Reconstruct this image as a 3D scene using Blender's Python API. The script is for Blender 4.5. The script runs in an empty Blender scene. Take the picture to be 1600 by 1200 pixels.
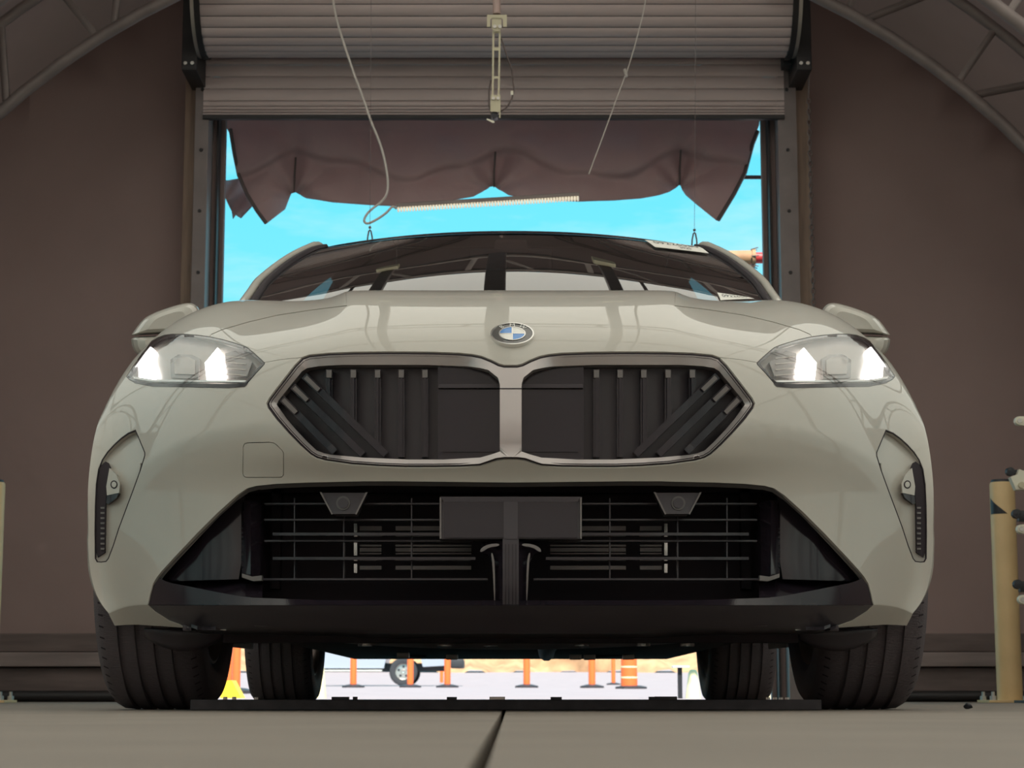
import bpy, bmesh, math, random
import numpy as np
from mathutils import Vector, Matrix
from mathutils.bvhtree import BVHTree
from mathutils.geometry import delaunay_2d_cdt

random.seed(7)
SC = bpy.context.scene
COL = SC.collection
PI = math.pi

# ------------------------------------------------------------------ camera
FPX = 3150.0                     # focal length in pixels of the 1600x1200 frame
CXP = 798.0                      # pixel column of the optical axis (car centre line)
CAM_H = 0.029                    # lens just above the concrete
TILT = math.atan(488.0 / FPX)    # pitched up so that the horizon falls on row 1088
cam_d = bpy.data.cameras.new('camera')
cam = bpy.data.objects.new('camera', cam_d)
COL.objects.link(cam)
cam.location = (0, 0, CAM_H)
cam.rotation_euler = (PI / 2 + TILT, 0, 0)
cam_d.sensor_width = 36.0
cam_d.lens = 36.0 * FPX / 1600.0
cam_d.shift_x = (800.0 - CXP) / 1600.0
cam_d.clip_start = 0.02
cam_d.clip_end = 600
cam_d.dof.use_dof = True
cam_d.dof.focus_distance = 4.3
cam_d.dof.aperture_fstop = 16
SC.camera = cam

# ------------------------------------------------------------------ world, sun, exposure
world = bpy.data.worlds.new('sky')
SC.world = world
world.use_nodes = True
wn, wl = world.node_tree.nodes, world.node_tree.links
wn.clear()
w_out = wn.new('ShaderNodeOutputWorld'); w_bg = wn.new('ShaderNodeBackground')
w_tc = wn.new('ShaderNodeTexCoord'); w_map = wn.new('ShaderNodeMapping'); w_noise = wn.new('ShaderNodeTexNoise')
w_ramp = wn.new('ShaderNodeValToRGB'); w_sep = wn.new('ShaderNodeSeparateXYZ'); w_grad = wn.new('ShaderNodeValToRGB'); w_mix = wn.new('ShaderNodeMix')
w_mix.data_type = 'RGBA'
w_map.inputs['Scale'].default_value = (2.2, 2.2, 9.0)
w_noise.inputs['Scale'].default_value = 2.4; w_noise.inputs['Detail'].default_value = 6; w_noise.inputs['Roughness'].default_value = .6
w_ramp.color_ramp.elements[0].position = .47; w_ramp.color_ramp.elements[1].position = .74
w_ramp.color_ramp.elements[0].color = (0, 0, 0, 1); w_ramp.color_ramp.elements[1].color = (.6, .6, .6, 1)
w_grad.color_ramp.elements[0].position = .0; w_grad.color_ramp.elements[0].color = (.34, .90, 1.0, 1)
w_grad.color_ramp.elements[1].position = .33; w_grad.color_ramp.elements[1].color = (.10, .74, 1.0, 1)
wl.new(w_tc.outputs['Generated'], w_map.inputs[0]); wl.new(w_map.outputs[0], w_noise.inputs['Vector'])
wl.new(w_noise.outputs['Fac'], w_ramp.inputs[0]); wl.new(w_tc.outputs['Generated'], w_sep.inputs[0]); wl.new(w_sep.outputs['Z'], w_grad.inputs[0])
wl.new(w_ramp.outputs[0], w_mix.inputs[0]); wl.new(w_grad.outputs[0], w_mix.inputs[6]); w_mix.inputs[7].default_value = (.80, .96, 1.0, 1)
wl.new(w_mix.outputs[2], w_bg.inputs[0]); wl.new(w_bg.outputs[0], w_out.inputs[0])
w_bg.inputs[1].default_value = 1.0

sun_d = bpy.data.lights.new('sun', 'SUN')
sun = bpy.data.objects.new('sun', sun_d)
COL.objects.link(sun)
sun_d.energy = 9.0
sun_d.color = (1.0, .93, .84)
sun_d.angle = .009
sun.rotation_euler = (math.radians(36), 0, math.radians(9))   # high, from behind the camera

SC.view_settings.view_transform = 'Standard'
SC.view_settings.look = 'None'
SC.view_settings.gamma = 1.0
SC.view_settings.use_curve_mapping = False
SC.view_settings.exposure = 0.12

# ------------------------------------------------------------------ helpers
CT, ST = math.cos(TILT), math.sin(TILT)

def P(px, py, Y):
    """point of the place at depth Y that the photograph shows at pixel (px, py)"""
    xr = (px - CXP) / FPX
    yr = (600.0 - py) / FPX
    k = Y / (CT - yr * ST)
    return Vector((xr * k, Y, CAM_H + k * (ST + yr * CT)))

def ray(px, py):
    xr = (px - CXP) / FPX; yr = (600.0 - py) / FPX
    return Vector((xr, CT - yr * ST, ST + yr * CT)).normalized()

def project(p):
    zc = p[1] * CT + (p[2] - CAM_H) * ST
    yc = (p[2] - CAM_H) * CT - p[1] * ST
    return (CXP + FPX * p[0] / zc, 600 - FPX * yc / zc)

MATS = {}
def mat(name, col, rough=.5, metal=0., coat=0., coat_rough=.03, emit=None, estr=0., noise=0., nscale=20., bump=0., bscale=60., spec=.5, stretch=None):
    m = bpy.data.materials.new(name); m.use_nodes = True
    nt = m.node_tree; b = nt.nodes['Principled BSDF']
    b.inputs['Base Color'].default_value = (*col, 1); b.inputs['Roughness'].default_value = rough; b.inputs['Metallic'].default_value = metal
    b.inputs['Coat Weight'].default_value = coat; b.inputs['Coat Roughness'].default_value = coat_rough
    b.inputs['Specular IOR Level'].default_value = spec
    if emit:
        b.inputs['Emission Color'].default_value = (*emit, 1); b.inputs['Emission Strength'].default_value = estr
    if noise or bump:
        tc = nt.nodes.new('ShaderNodeTexCoord'); mp = nt.nodes.new('ShaderNodeMapping')
        nt.links.new(tc.outputs['Object'], mp.inputs[0])
        if stretch: mp.inputs['Scale'].default_value = stretch
    if noise:
        n = nt.nodes.new('ShaderNodeTexNoise'); n.inputs['Scale'].default_value = nscale; n.inputs['Detail'].default_value = 6
        r = nt.nodes.new('ShaderNodeValToRGB')
        r.color_ramp.elements[0].position = .3; r.color_ramp.elements[1].position = .7
        r.color_ramp.elements[0].color = (*[max(0, c * (1 - noise)) for c in col], 1)
        r.color_ramp.elements[1].color = (*[min(1, c * (1 + noise)) for c in col], 1)
        nt.links.new(mp.outputs[0], n.inputs['Vector']); nt.links.new(n.outputs['Fac'], r.inputs[0]); nt.links.new(r.outputs[0], b.inputs['Base Color'])
    if bump:
        n2 = nt.nodes.new('ShaderNodeTexNoise'); n2.inputs['Scale'].default_value = bscale; n2.inputs['Detail'].default_value = 4
        bp = nt.nodes.new('ShaderNodeBump'); bp.inputs['Strength'].default_value = bump; bp.inputs['Distance'].default_value = .02
        nt.links.new(mp.outputs[0], n2.inputs['Vector']); nt.links.new(n2.outputs['Fac'], bp.inputs['Height']); nt.links.new(bp.outputs[0], b.inputs['Normal'])
    MATS[name] = m
    return m

def fabric(name, col, trans, bump=.25, bscale=1.6, noise=.06):
    """thin tent cloth: diffuse on this side, lets some of the daylight behind it through"""
    m = bpy.data.materials.new(name); m.use_nodes = True
    nt = m.node_tree; nt.nodes.clear()
    o = nt.nodes.new('ShaderNodeOutputMaterial'); d = nt.nodes.new('ShaderNodeBsdfDiffuse'); t = nt.nodes.new('ShaderNodeBsdfTranslucent'); a = nt.nodes.new('ShaderNodeAddShader')
    tc = nt.nodes.new('ShaderNodeTexCoord'); n = nt.nodes.new('ShaderNodeTexNoise'); n.inputs['Scale'].default_value = 1.1; n.inputs['Detail'].default_value = 5
    r = nt.nodes.new('ShaderNodeValToRGB'); r.color_ramp.elements[0].position = .35; r.color_ramp.elements[1].position = .65
    r.color_ramp.elements[0].color = (*[c * (1 - noise) for c in col], 1); r.color_ramp.elements[1].color = (*[min(1, c * (1 + noise)) for c in col], 1)
    nt.links.new(tc.outputs['Object'], n.inputs['Vector']); nt.links.new(n.outputs['Fac'], r.inputs[0]); nt.links.new(r.outputs[0], d.inputs[0])
    t.inputs[0].default_value = (*trans, 1)
    n2 = nt.nodes.new('ShaderNodeTexNoise'); n2.inputs['Scale'].default_value = bscale; n2.inputs['Detail'].default_value = 3
    bp = nt.nodes.new('ShaderNodeBump'); bp.inputs['Strength'].default_value = bump; bp.inputs['Distance'].default_value = .08
    nt.links.new(tc.outputs['Object'], n2.inputs['Vector']); nt.links.new(n2.outputs['Fac'], bp.inputs['Height']); nt.links.new(bp.outputs[0], d.inputs['Normal'])
    nt.links.new(d.outputs[0], a.inputs[0]); nt.links.new(t.outputs[0], a.inputs[1]); nt.links.new(a.outputs[0], o.inputs[0])
    MATS[name] = m
    return m

def glass(name, tint, strength=1.0, rough=0.0, ior=1.5):
    """a thin pane: see-through tint plus its mirror reflection by Fresnel"""
    m = bpy.data.materials.new(name); m.use_nodes = True
    nt = m.node_tree; nt.nodes.clear()
    o = nt.nodes.new('ShaderNodeOutputMaterial'); tr = nt.nodes.new('ShaderNodeBsdfTransparent'); g = nt.nodes.new('ShaderNodeBsdfGlossy'); mx = nt.nodes.new('ShaderNodeMixShader')
    fr = nt.nodes.new('ShaderNodeFresnel'); fr.inputs[0].default_value = ior
    mu = nt.nodes.new('ShaderNodeMath'); mu.operation = 'MULTIPLY'; mu.inputs[1].default_value = strength; mu.use_clamp = True
    geo = nt.nodes.new('ShaderNodeNewGeometry'); iv = nt.nodes.new('ShaderNodeMath'); iv.operation = 'SUBTRACT'; iv.inputs[0].default_value = 1.0
    ad = nt.nodes.new('ShaderNodeMath'); ad.operation = 'MULTIPLY'
    tr.inputs[0].default_value = (*tint, 1); g.inputs['Roughness'].default_value = rough
    nt.links.new(fr.outputs[0], mu.inputs[0]); nt.links.new(geo.outputs['Backfacing'], iv.inputs[1]); nt.links.new(mu.outputs[0], ad.inputs[0]); nt.links.new(iv.outputs[0], ad.inputs[1])
    nt.links.new(ad.outputs[0], mx.inputs[0]); nt.links.new(tr.outputs[0], mx.inputs[1]); nt.links.new(g.outputs[0], mx.inputs[2]); nt.links.new(mx.outputs[0], o.inputs[0])
    MATS[name] = m
    return m

class MB:
    """collects shapes for ONE mesh"""
    def __init__(s): s.v = []; s.f = []
    def add(s, vs, fs):
        o = len(s.v); s.v += [tuple(v) for v in vs]; s.f += [tuple(i + o for i in f) for f in fs]; return s
    def box(s, x0, x1, y0, y1, z0, z1, bev=0.):
        if bev <= 0:
            vs = [(x, y, z) for x in (x0, x1) for y in (y0, y1) for z in (z0, z1)]
            return s.add(vs, [(0, 1, 3, 2), (4, 6, 7, 5), (0, 4, 5, 1), (2, 3, 7, 6), (0, 2, 6, 4), (1, 5, 7, 3)])
        bm = bmesh.new(); bmesh.ops.create_cube(bm, size=1.0)
        for v in bm.verts: v.co = Vector((x0 + (v.co.x + .5) * (x1 - x0), y0 + (v.co.y + .5) * (y1 - y0), z0 + (v.co.z + .5) * (z1 - z0)))
        bmesh.ops.bevel(bm, geom=bm.edges[:], offset=bev, segments=2, affect='EDGES', profile=.6)
        bm.verts.ensure_lookup_table()
        s.add([v.co for v in bm.verts], [[v.index for v in f.verts] for f in bm.faces]); bm.free(); return s
    def tube(s, path, r, n=8, cap=True):
        path = [Vector(p) for p in path]; rings = []
        rr = r if isinstance(r, (list, tuple)) else [r] * len(path)
        ref = None
        for i, p in enumerate(path):
            t = (path[min(i + 1, len(path) - 1)] - path[max(i - 1, 0)]).normalized()
            if ref is None: ref = Vector((0, 0, 1)) if abs(t.z) < .9 else Vector((1, 0, 0))
            a = t.cross(ref).normalized(); b = a.cross(t).normalized(); ref = b
            rings.append([p + (a * math.cos(2 * PI * k / n) + b * math.sin(2 * PI * k / n)) * rr[i] for k in range(n)])
        vs = [q for rg in rings for q in rg]; fs = []
        for i in range(len(path) - 1):
            for k in range(n):
                fs.append((i * n + k, i * n + (k + 1) % n, (i + 1) * n + (k + 1) % n, (i + 1) * n + k))
        if cap:
            fs.append(tuple(range(n - 1, -1, -1))); fs.append(tuple((len(path) - 1) * n + k for k in range(n)))
        return s.add(vs, fs)
    def lathe(s, prof, n, origin, axis='z', closed=False):
        """prof: (radius, along-axis) pairs"""
        o = Vector(origin); vs = []; fs = []; m = len(prof)
        for k in range(n):
            a = 2 * PI * k / n; c, q = math.cos(a), math.sin(a)
            for r, h in prof:
                d = {'z': (r * c, r * q, h), 'x': (h, r * c, r * q), 'y': (r * q, h, r * c)}[axis]
                vs.append(o + Vector(d))
        for k in range(n):
            for i in range(m if closed else m - 1):
                j = (i + 1) % m; k2 = (k + 1) % n
                fs.append((k * m + i, k2 * m + i, k2 * m + j, k * m + j))
        return s.add(vs, fs)
    def prism(s, poly, fa, fb):
        """poly: list of 2D points; fa/fb map a 2D point to the near and the far face"""
        n = len(poly); vs = [fa(p) for p in poly] + [fb(p) for p in poly]
        fs = [tuple(range(n - 1, -1, -1)), tuple(range(n, 2 * n))] + [(i, (i + 1) % n, n + (i + 1) % n, n + i) for i in range(n)]
        return s.add(vs, fs)
    def strip(s, a, b, close=False):
        n = len(a); vs = list(a) + list(b)
        m = n if close else n - 1
        return s.add(vs, [(i, (i + 1) % n, n + (i + 1) % n, n + i) for i in range(m)])
    def grid(s, rows):
        n = len(rows[0]); vs = [p for r in rows for p in r]
        return s.add(vs, [(i * n + j, i * n + j + 1, (i + 1) * n + j + 1, (i + 1) * n + j) for i in range(len(rows) - 1) for j in range(n - 1)])
    def build(s, name, m, parent=None, smooth=None, fix=True, solid=0.):
        me = bpy.data.meshes.new(name); me.from_pydata(s.v, [], s.f); me.update()
        if fix:
            bm = bmesh.new(); bm.from_mesh(me); bmesh.ops.recalc_face_normals(bm, faces=bm.faces[:]); bm.to_mesh(me); bm.free()
        o = bpy.data.objects.new(name, me); COL.objects.link(o)
        if m is not None: me.materials.append(MATS[m] if isinstance(m, str) else m)
        if smooth is not None:
            me.shade_smooth()
            me.set_sharp_from_angle(angle=math.radians(smooth))
        if solid:
            md = o.modifiers.new('thickness', 'SOLIDIFY'); md.thickness = solid; md.offset = 0
        if parent is not None: child(o, parent)
        return o

def child(o, parent):
    o.parent = parent; o.matrix_parent_inverse = Matrix.Translation(-Vector(parent.location)) if parent.type == 'EMPTY' else Matrix.Identity(4)

def tag(o, label=None, cat=None, group=None, kind=None):
    if label: o['label'] = label
    if cat: o['category'] = cat
    if group: o['group'] = group
    if kind: o['kind'] = kind
    return o

def thing(name, loc, label, cat, group=None):
    o = bpy.data.objects.new(name, None); COL.objects.link(o); o.location = loc; o.empty_display_size = .1
    return tag(o, label, cat, group)

def copy_tree(o, parent=None):
    c = o.copy(); COL.objects.link(c)
    if parent is not None:
        k = o.matrix_parent_inverse.copy(); c.parent = parent; c.matrix_parent_inverse = k
    for ch in list(o.children): copy_tree(ch, c)
    return c

def text_shape(txt, size, depth=0.):
    """flat outline letters as (verts, faces) in a local xy plane, centred"""
    cu = bpy.data.curves.new('lettering', 'FONT'); cu.body = txt; cu.size = size; cu.align_x = 'CENTER'; cu.align_y = 'CENTER'; cu.extrude = depth; cu.resolution_u = 2
    ob = bpy.data.objects.new('lettering', cu); COL.objects.link(ob)
    dg = bpy.context.evaluated_depsgraph_get(); me = ob.evaluated_get(dg).to_mesh()
    vs = [v.co.copy() for v in me.vertices]; fs = [tuple(p.vertices) for p in me.polygons]
    ob.evaluated_get(dg).to_mesh_clear(); bpy.data.objects.remove(ob); bpy.data.curves.remove(cu)
    return vs, fs

def resample(pts, step, close=False):
    out = []; n = len(pts)
    for i in range(n if close else n - 1):
        a, b = pts[i], pts[(i + 1) % n]
        d = math.hypot(b[0] - a[0], b[1] - a[1]); k = max(1, int(math.ceil(d / step)))
        out += [(a[0] + (b[0] - a[0]) * t / k, a[1] + (b[1] - a[1]) * t / k) for t in range(k)]
    if not close: out.append(tuple(pts[-1]))
    return out

def rounded(pts, it=2, close=True):
    """corner cutting"""
    for _ in range(it):
        q = []; n = len(pts)
        if not close: q.append(pts[0])
        for i in range(n if close else n - 1):
            a, b = pts[i], pts[(i + 1) % n]
            q += [(a[0] * .75 + b[0] * .25, a[1] * .75 + b[1] * .25), (a[0] * .25 + b[0] * .75, a[1] * .25 + b[1] * .75)]
        if not close: q.append(pts[-1])
        pts = q
    return pts

def offset_poly(pts, d):
    """closed polygon moved outwards by d (negative: inwards)"""
    n = len(pts); area = sum(pts[i][0] * pts[(i + 1) % n][1] - pts[(i + 1) % n][0] * pts[i][1] for i in range(n)); sg = 1 if area > 0 else -1
    out = []
    for i in range(n):
        a, b, c = Vector(pts[i - 1]), Vector(pts[i]), Vector(pts[(i + 1) % n])
        e1 = (b - a).normalized(); e2 = (c - b).normalized()
        n1 = Vector((e1.y, -e1.x)) * sg; n2 = Vector((e2.y, -e2.x)) * sg
        m = (n1 + n2); m = m / max(.35, m.length_squared / 2) if m.length > 1e-6 else n1
        out.append((b.x + m.x * d, b.y + m.y * d))
    return out

def inside(p, poly):
    x, y = p; r = False; n = len(poly); j = n - 1
    for i in range(n):
        xi, yi = poly[i][0], poly[i][1]; xj, yj = poly[j][0], poly[j][1]
        if (yi > y) != (yj > y) and x < (xj - xi) * (y - yi) / (yj - yi) + xi: r = not r
        j = i
    return r

def flat_region(outline, holes=(), step=12., inner=True):
    """triangulated plane region in 2D: returns pts, tris, loops(list of lists of indices of outline & holes)"""
    pts = []; edges = []; loops = []
    for lp in [outline] + list(holes):
        o = len(pts); pts += [Vector((p[0], p[1])) for p in lp]; n = len(lp)
        edges += [(o + i, o + (i + 1) % n) for i in range(n)]
    if inner:
        xs = [p[0] for p in outline]; ys = [p[1] for p in outline]
        y = min(ys) + step / 2
        while y < max(ys):
            x = min(xs) + step / 2
            while x < max(xs):
                if inside((x, y), outline) and not any(inside((x, y), h) for h in holes): pts.append(Vector((x, y)))
                x += step
            y += step
    v, e, f, ov, oe, of = delaunay_2d_cdt(pts, edges, [], 0, 1e-5)
    keep = []
    for t in f:
        c = (sum(v[i].x for i in t) / 3, sum(v[i].y for i in t) / 3)
        if inside(c, outline) and not any(inside(c, h) for h in holes): keep.append(tuple(t))
    idx = {}
    for k, ol in enumerate(ov):
        for i in ol: idx[i] = k
    o = 0
    for lp in [outline] + list(holes):
        loops.append([idx.get(o + i, o + i) for i in range(len(lp))]); o += len(lp)
    return [(p.x, p.y) for p in v], keep, loops

# ------------------------------------------------------------------ materials
fabric('tent_white', (.34, .315, .29), (.43, .355, .31), bump=.1)
fabric('tent_rear', (.40, .35, .32), (.20, .155, .145), bump=.1)
fabric('tent_brown', (.325, .238, .225), (.010, .007, .006), bump=.35)
fabric('curtain_brown', (.40, .29, .285), (.16, .10, .095), bump=.3, bscale=5)
mat('concrete', (.208, .176, .148), .62, noise=.10, nscale=3.5, bump=.06, bscale=90)
mat('asphalt', (.33, .255, .265), .9, noise=.07, nscale=2.2)
mat('dirt', (.42, .235, .125), .95, noise=.35, nscale=1.2, bump=.5, bscale=3)
mat('galv', (.19, .155, .145), .5, metal=.2, noise=.12, nscale=9)
mat('slat_paint', (.52, .425, .41), .55, metal=.0, noise=.07, nscale=3, stretch=(.4, 6, 6))
mat('dark_steel', (.03, .027, .028), .5, metal=.3)
mat('rail_steel', (.20, .165, .16), .5, metal=.1, noise=.12, nscale=6)
mat('wood', (.26, .18, .135), .65, noise=.2, nscale=6, stretch=(8, 8, .6))
mat('board', (.21, .15, .14), .65, noise=.15, nscale=6, stretch=(8, 8, .5))
mat('skirt_dark', (.14, .105, .098), .75, noise=.25, nscale=7, stretch=(.4, 1, 3))
mat('skirt_light', (.24, .19, .18), .7, noise=.2, nscale=6, stretch=(.4, 1, 3))
mat('rubber_strip', (.035, .028, .033), .55, noise=.4, nscale=30)
mat('beige_plastic', (.52, .47, .33), .5)
mat('bollard_paint', (.66, .47, .24), .45, noise=.06, nscale=8)
mat('black_paint', (.016, .017, .022), .45)
mat('white_cap', (.72, .68, .55), .4)
mat('cable', (.12, .09, .085), .6)
mat('white_cable', (.55, .50, .46), .5)
mat('orange', (.95, .15, .03), .5)
mat('yellow', (.95, .62, .03), .5)
mat('cream', (.85, .72, .42), .55)
mat('table_white', (.75, .75, .74), .5)
mat('zinc', (.55, .52, .48), .35, metal=.8)
mat('wood_pole', (.42, .22, .11), .7, noise=.2, nscale=8)
mat('red_paint', (.45, .03, .03), .5)
mat('lamp_white', (.95, .88, .74), .35, emit=(1.0, .9, .72), estr=.35)

TX = -.08      # centre line of the tent
TZ = .33
TR = 3.62      # inner chord radius of the arches
WALL_Y = 10.95

# ------------------------------------------------------------------ floor
fl = MB()
fl.box(-6.5, 6.5, -5.5, 11.35, -.30, -.02)
floor = tag(fl.build('floor', 'concrete'), kind='structure')
J0, J1 = -.0175, -.0105
for x0, x1, y0, y1 in ((-4.3, J0, -9, 4.98), (J1, 4.2, -9, 4.98), (-4.3, J0, 4.99, 11.3), (J1, 4.2, 4.99, 11.3)):
    tag(MB().box(x0, x1, y0, y1, -.03, 0, .003).build('slab', 'concrete', floor))

# outside ground: a yard that climbs gently away from the door
prof = [(11.35, -.06), (11.6, -.01), (18, .03), (26, .10), (35, .175), (45, .235), (56, .31), (70, .62), (90, 1.10), (150, 2.0)]
def ground_z(y):
    for (a, za), (b, zb) in zip(prof, prof[1:]):
        if a <= y <= b: return za + (zb - za) * (y - a) / (b - a)
    return 0
g = MB(); g.grid([[(x, y, z) for x in np.linspace(-60, 60, 9)] for y, z in prof])
tag(g.build('ground', 'asphalt', smooth=30), kind='structure')
b = MB(); rows = []
for i in range(9):
    t = i / 8.0
    rows.append([(x, 88 + 8 * t + 1.2 * math.sin(x * .7 + i), 1.0 + 3.6 * t + .28 * math.sin(x * 1.3 + i * 2.1) * t + .2 * math.sin(x * 3.1 + i)) for x in np.linspace(-60, 60, 240)])
b.grid(rows); bank = b.build('dirt_bank', 'dirt', smooth=60); tag(bank, 'tan dirt bank with dry scrub beyond the paved yard', 'bank', kind='structure')

# ------------------------------------------------------------------ tent shell
def vault(y0, y1, r, z_low=0.0, n=40, a0=0., a1=PI):
    prof = []
    if z_low is not None and a0 <= 0: prof += [(TX + r, z_low)]
    prof += [(TX + r * math.cos(a0 + (a1 - a0) * i / n), TZ + r * math.sin(a0 + (a1 - a0) * i / n)) for i in range(n + 1)]
    if z_low is not None and a1 >= PI: prof += [(TX - r, z_low)]
    return MB().grid([[(x, y, z) for x, z in prof] for y in (y0, y1)])

OUT_R = TR + .43
a_low = .06
a_end = .40
cb = vault(-5.5, 6.4, OUT_R, None, 40, a_low, PI - a_low); cb2 = vault(6.4, 8.8, OUT_R, None, 40, a_end, PI - a_end); cb.add(cb2.v, cb2.f)
ceil = tag(cb.build('ceiling', 'tent_white', smooth=60, fix=False), kind='structure')
tag(vault(8.8, WALL_Y + .25, OUT_R, 0., 40).build('ceiling_end_bay', 'tent_brown', smooth=60, fix=False), kind='structure')
rw = vault(-5.5, 6.4, OUT_R, 0., 8, 0., a_low); rw2 = vault(6.4, 8.8, OUT_R, 0., 12, 0., a_end); rw.add(rw2.v, rw2.f)
tag(rw.build('wall_right', 'tent_brown', smooth=60, fix=False), kind='structure')
lw = vault(-5.5, 6.4, OUT_R, None, 8, PI - a_low, PI); lw2 = vault(6.4, 8.8, OUT_R, None, 12, PI - a_end, PI); lw.add(lw2.v, lw2.f); lw.grid([[(TX - OUT_R, y, z) for z in (TZ, 0)] for y in (-5.5, 8.8)])
tag(lw.build('wall_left', 'tent_brown', smooth=60, fix=False), kind='structure')
# rear end of the tent behind the camera
semi = [(TX + OUT_R, 0.)] + [(TX + OUT_R * math.cos(PI * i / 40), TZ + OUT_R * math.sin(PI * i / 40)) for i in range(41)] + [(TX - OUT_R, 0.)]
pts, tris, _ = flat_region(semi, [], 1., inner=False)
tag(MB().add([(x, -5.5, z) for x, z in pts], tris).build('wall_rear', 'tent_rear', fix=False), kind='structure')
# end wall with the door opening
HX0, HX1 = P(300, 700, WALL_Y).x, P(1248, 700, WALL_Y).x
HZ = P(770, 100, WALL_Y).z
hole = [(HX0, .0005), (HX1, .0005), (HX1, HZ), (HX0, HZ)]
outl = [(TX + OUT_R, 0.)] + semi[1:-1] + [(TX - OUT_R, 0.)]
outl2 = outl + [(HX0, 0.), (HX0, HZ), (HX1, HZ), (HX1, 0.)]
outl2 = [outl2[0]] + outl2[1:]
def end_poly():
    arc = outl
    return arc[:-1] + [arc[-1], (HX0, 0.), (HX0, HZ), (HX1, HZ), (HX1, 0.)]
pts, tris, _ = flat_region(resample(end_poly(), .35, True), [], .22)
def wall_relief(x, z):
    return .020 * math.sin(x * 2.3 + .7 * z) * math.sin(z * 1.1 + x) + .012 * math.sin(x * 5.1 - z * 1.7)
w = MB().add([(x, WALL_Y + wall_relief(x, z), z) for x, z in pts], tris)
tag(w.build('wall_back', 'tent_brown', smooth=180, solid=.01), kind='structure')

# boards along the foot of the end wall
def zy(py, Y): return P(770, py, Y).z
for nm, lab, x0, x1 in (('trim_1', '', -4.0, P(276, 1050, 10.7).x), ('trim_2', '', P(1275, 1050, 10.7).x, 3.85)):
    t = tag(MB().box(x0, x1, 10.74, 10.9, .0, zy(1043, 10.7), .006).build(nm, 'skirt_dark'), kind='structure')
    MB().box(x0, x1, 10.70, 10.9, zy(1041.5, 10.7), zy(1019, 10.7), .006).build('ledge', 'skirt_light', t)
    MB().box(x0, x1, 10.76, 10.9, zy(1018, 10.7), zy(989, 10.7), .006).build('board', 'skirt_dark', t)
    MB().tube([(x0, 10.6, .03), (x1, 10.6, .03)], .028, 8).build('hose', 'dark_steel', t, smooth=60)

# door jambs: wood strip, steel guide, inner boards
def jamb(n, w0, w1, s0, s1, i0, i1):
    Y = 10.7; top = zy(112, Y)
    X = lambda px: P(px, 600, Y).x + 0.0
    a = tag(MB().box(X(w0), X(w1), Y + .02, WALL_Y + .02, 0, top, .004).build('trim_%d' % n, 'wood'), kind='structure')
    MB().box(X(s0), X(s1), Y - .06, Y + .2, 0, top, .004).build('steel_guide', 'rail_steel', a)
    for k in range(9):
        z = top - .12 - k * .34
        c = ((X(s0) + X(s1)) / 2 + .0, Y - .063, z)
        MB().lathe([(0, -.004), (.009, -.004), (.011, .004), (0, .004)], 8, c, 'y').build('bolt', 'dark_steel', a)
    m = (i0 * .5 + i1 * .5); XX = lambda px, d: P(px, 600, Y + d).x
    lo, hi = sorted((XX(i0 - math.copysign(12, i1 - i0), .16), XX(m, .16))); lo2, hi2 = sorted((XX(m - math.copysign(3, i1 - i0), .24), XX(i1, .26)))
    MB().box(lo, hi, Y + .12, Y + .20, 0, top, .004).build('inner_board', 'board', a)
    MB().box(lo2, hi2, Y + .205, Y + .26, 0, top, .004).build('inner_board', 'board', a)
    e0, e1 = sorted((XX(m, .12) - .006, XX(m, .12) + .004))
    MB().box(e0, e1, Y + .10, Y + .2, 0, top).build('edge_seal', 'dark_steel', a)
jamb(3, 277, 299, 297, 319, 319, 346)
jamb(4, 1272, 1249, 1250, 1223, 1223, 1195)

# ------------------------------------------------------------------ arch trusses
def arch_pieces(y):
    R0, R1 = TR, TR + .36
    def pt(r, a): return (TX + r * math.cos(a), y, TZ + r * math.sin(a))
    def chord(r): return [(TX + r, y, .0)] + [pt(r, PI * i / 48) for i in range(49)] + [(TX - r, y, .0)]
    webs = []
    n = 17; da = PI / n
    for i in range(n):
        a = (i + .62) * da
        if a > PI: break
        for q in (-.40, .12): webs.append([pt(R0 + .02, a + math.copysign(.015, q)), pt(R1 - .02, min(PI, max(0, a + q * da)))])
    return chord(R0), chord(R1), webs
c0, c1, webs = arch_pieces(9.86)
root = thing('arch_truss', (TX, 9.86, 0), 'galvanised steel arch truss curving down on both sides of the roller shutter', 'truss')
MB().tube(c0, .034, 8).build('inner_chord', 'galv', root, smooth=60)
MB().tube(c1, .030, 8).build('outer_chord', 'galv', root, smooth=60)
for wb in webs: MB().tube(wb, .021, 6).build('web_bar', 'galv', root, smooth=60)
for y in (8.8, 6.4, 4.5, 2.6, .7, -1.4, -3.6):       # further bays, part of the roof over the car and the camera
    c0, c1, webs = arch_pieces(y); b = MB().tube(c0, .034, 8).tube(c1, .030, 8)
    for wb in webs: b.tube(wb, .021, 6)
    b.build('roof_arch', 'galv', smooth=60).parent = ceil
for a in (.62, 1.0, 1.36, 1.78, 2.14, 2.52):
    x, z = TX + (TR + .405) * math.cos(a), TZ + (TR + .405) * math.sin(a)
    MB().tube([(x, -5.4, z), (x, 8.8, z)], .012, 6).build('purlin', 'galv', smooth=60).parent = ceil
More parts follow.
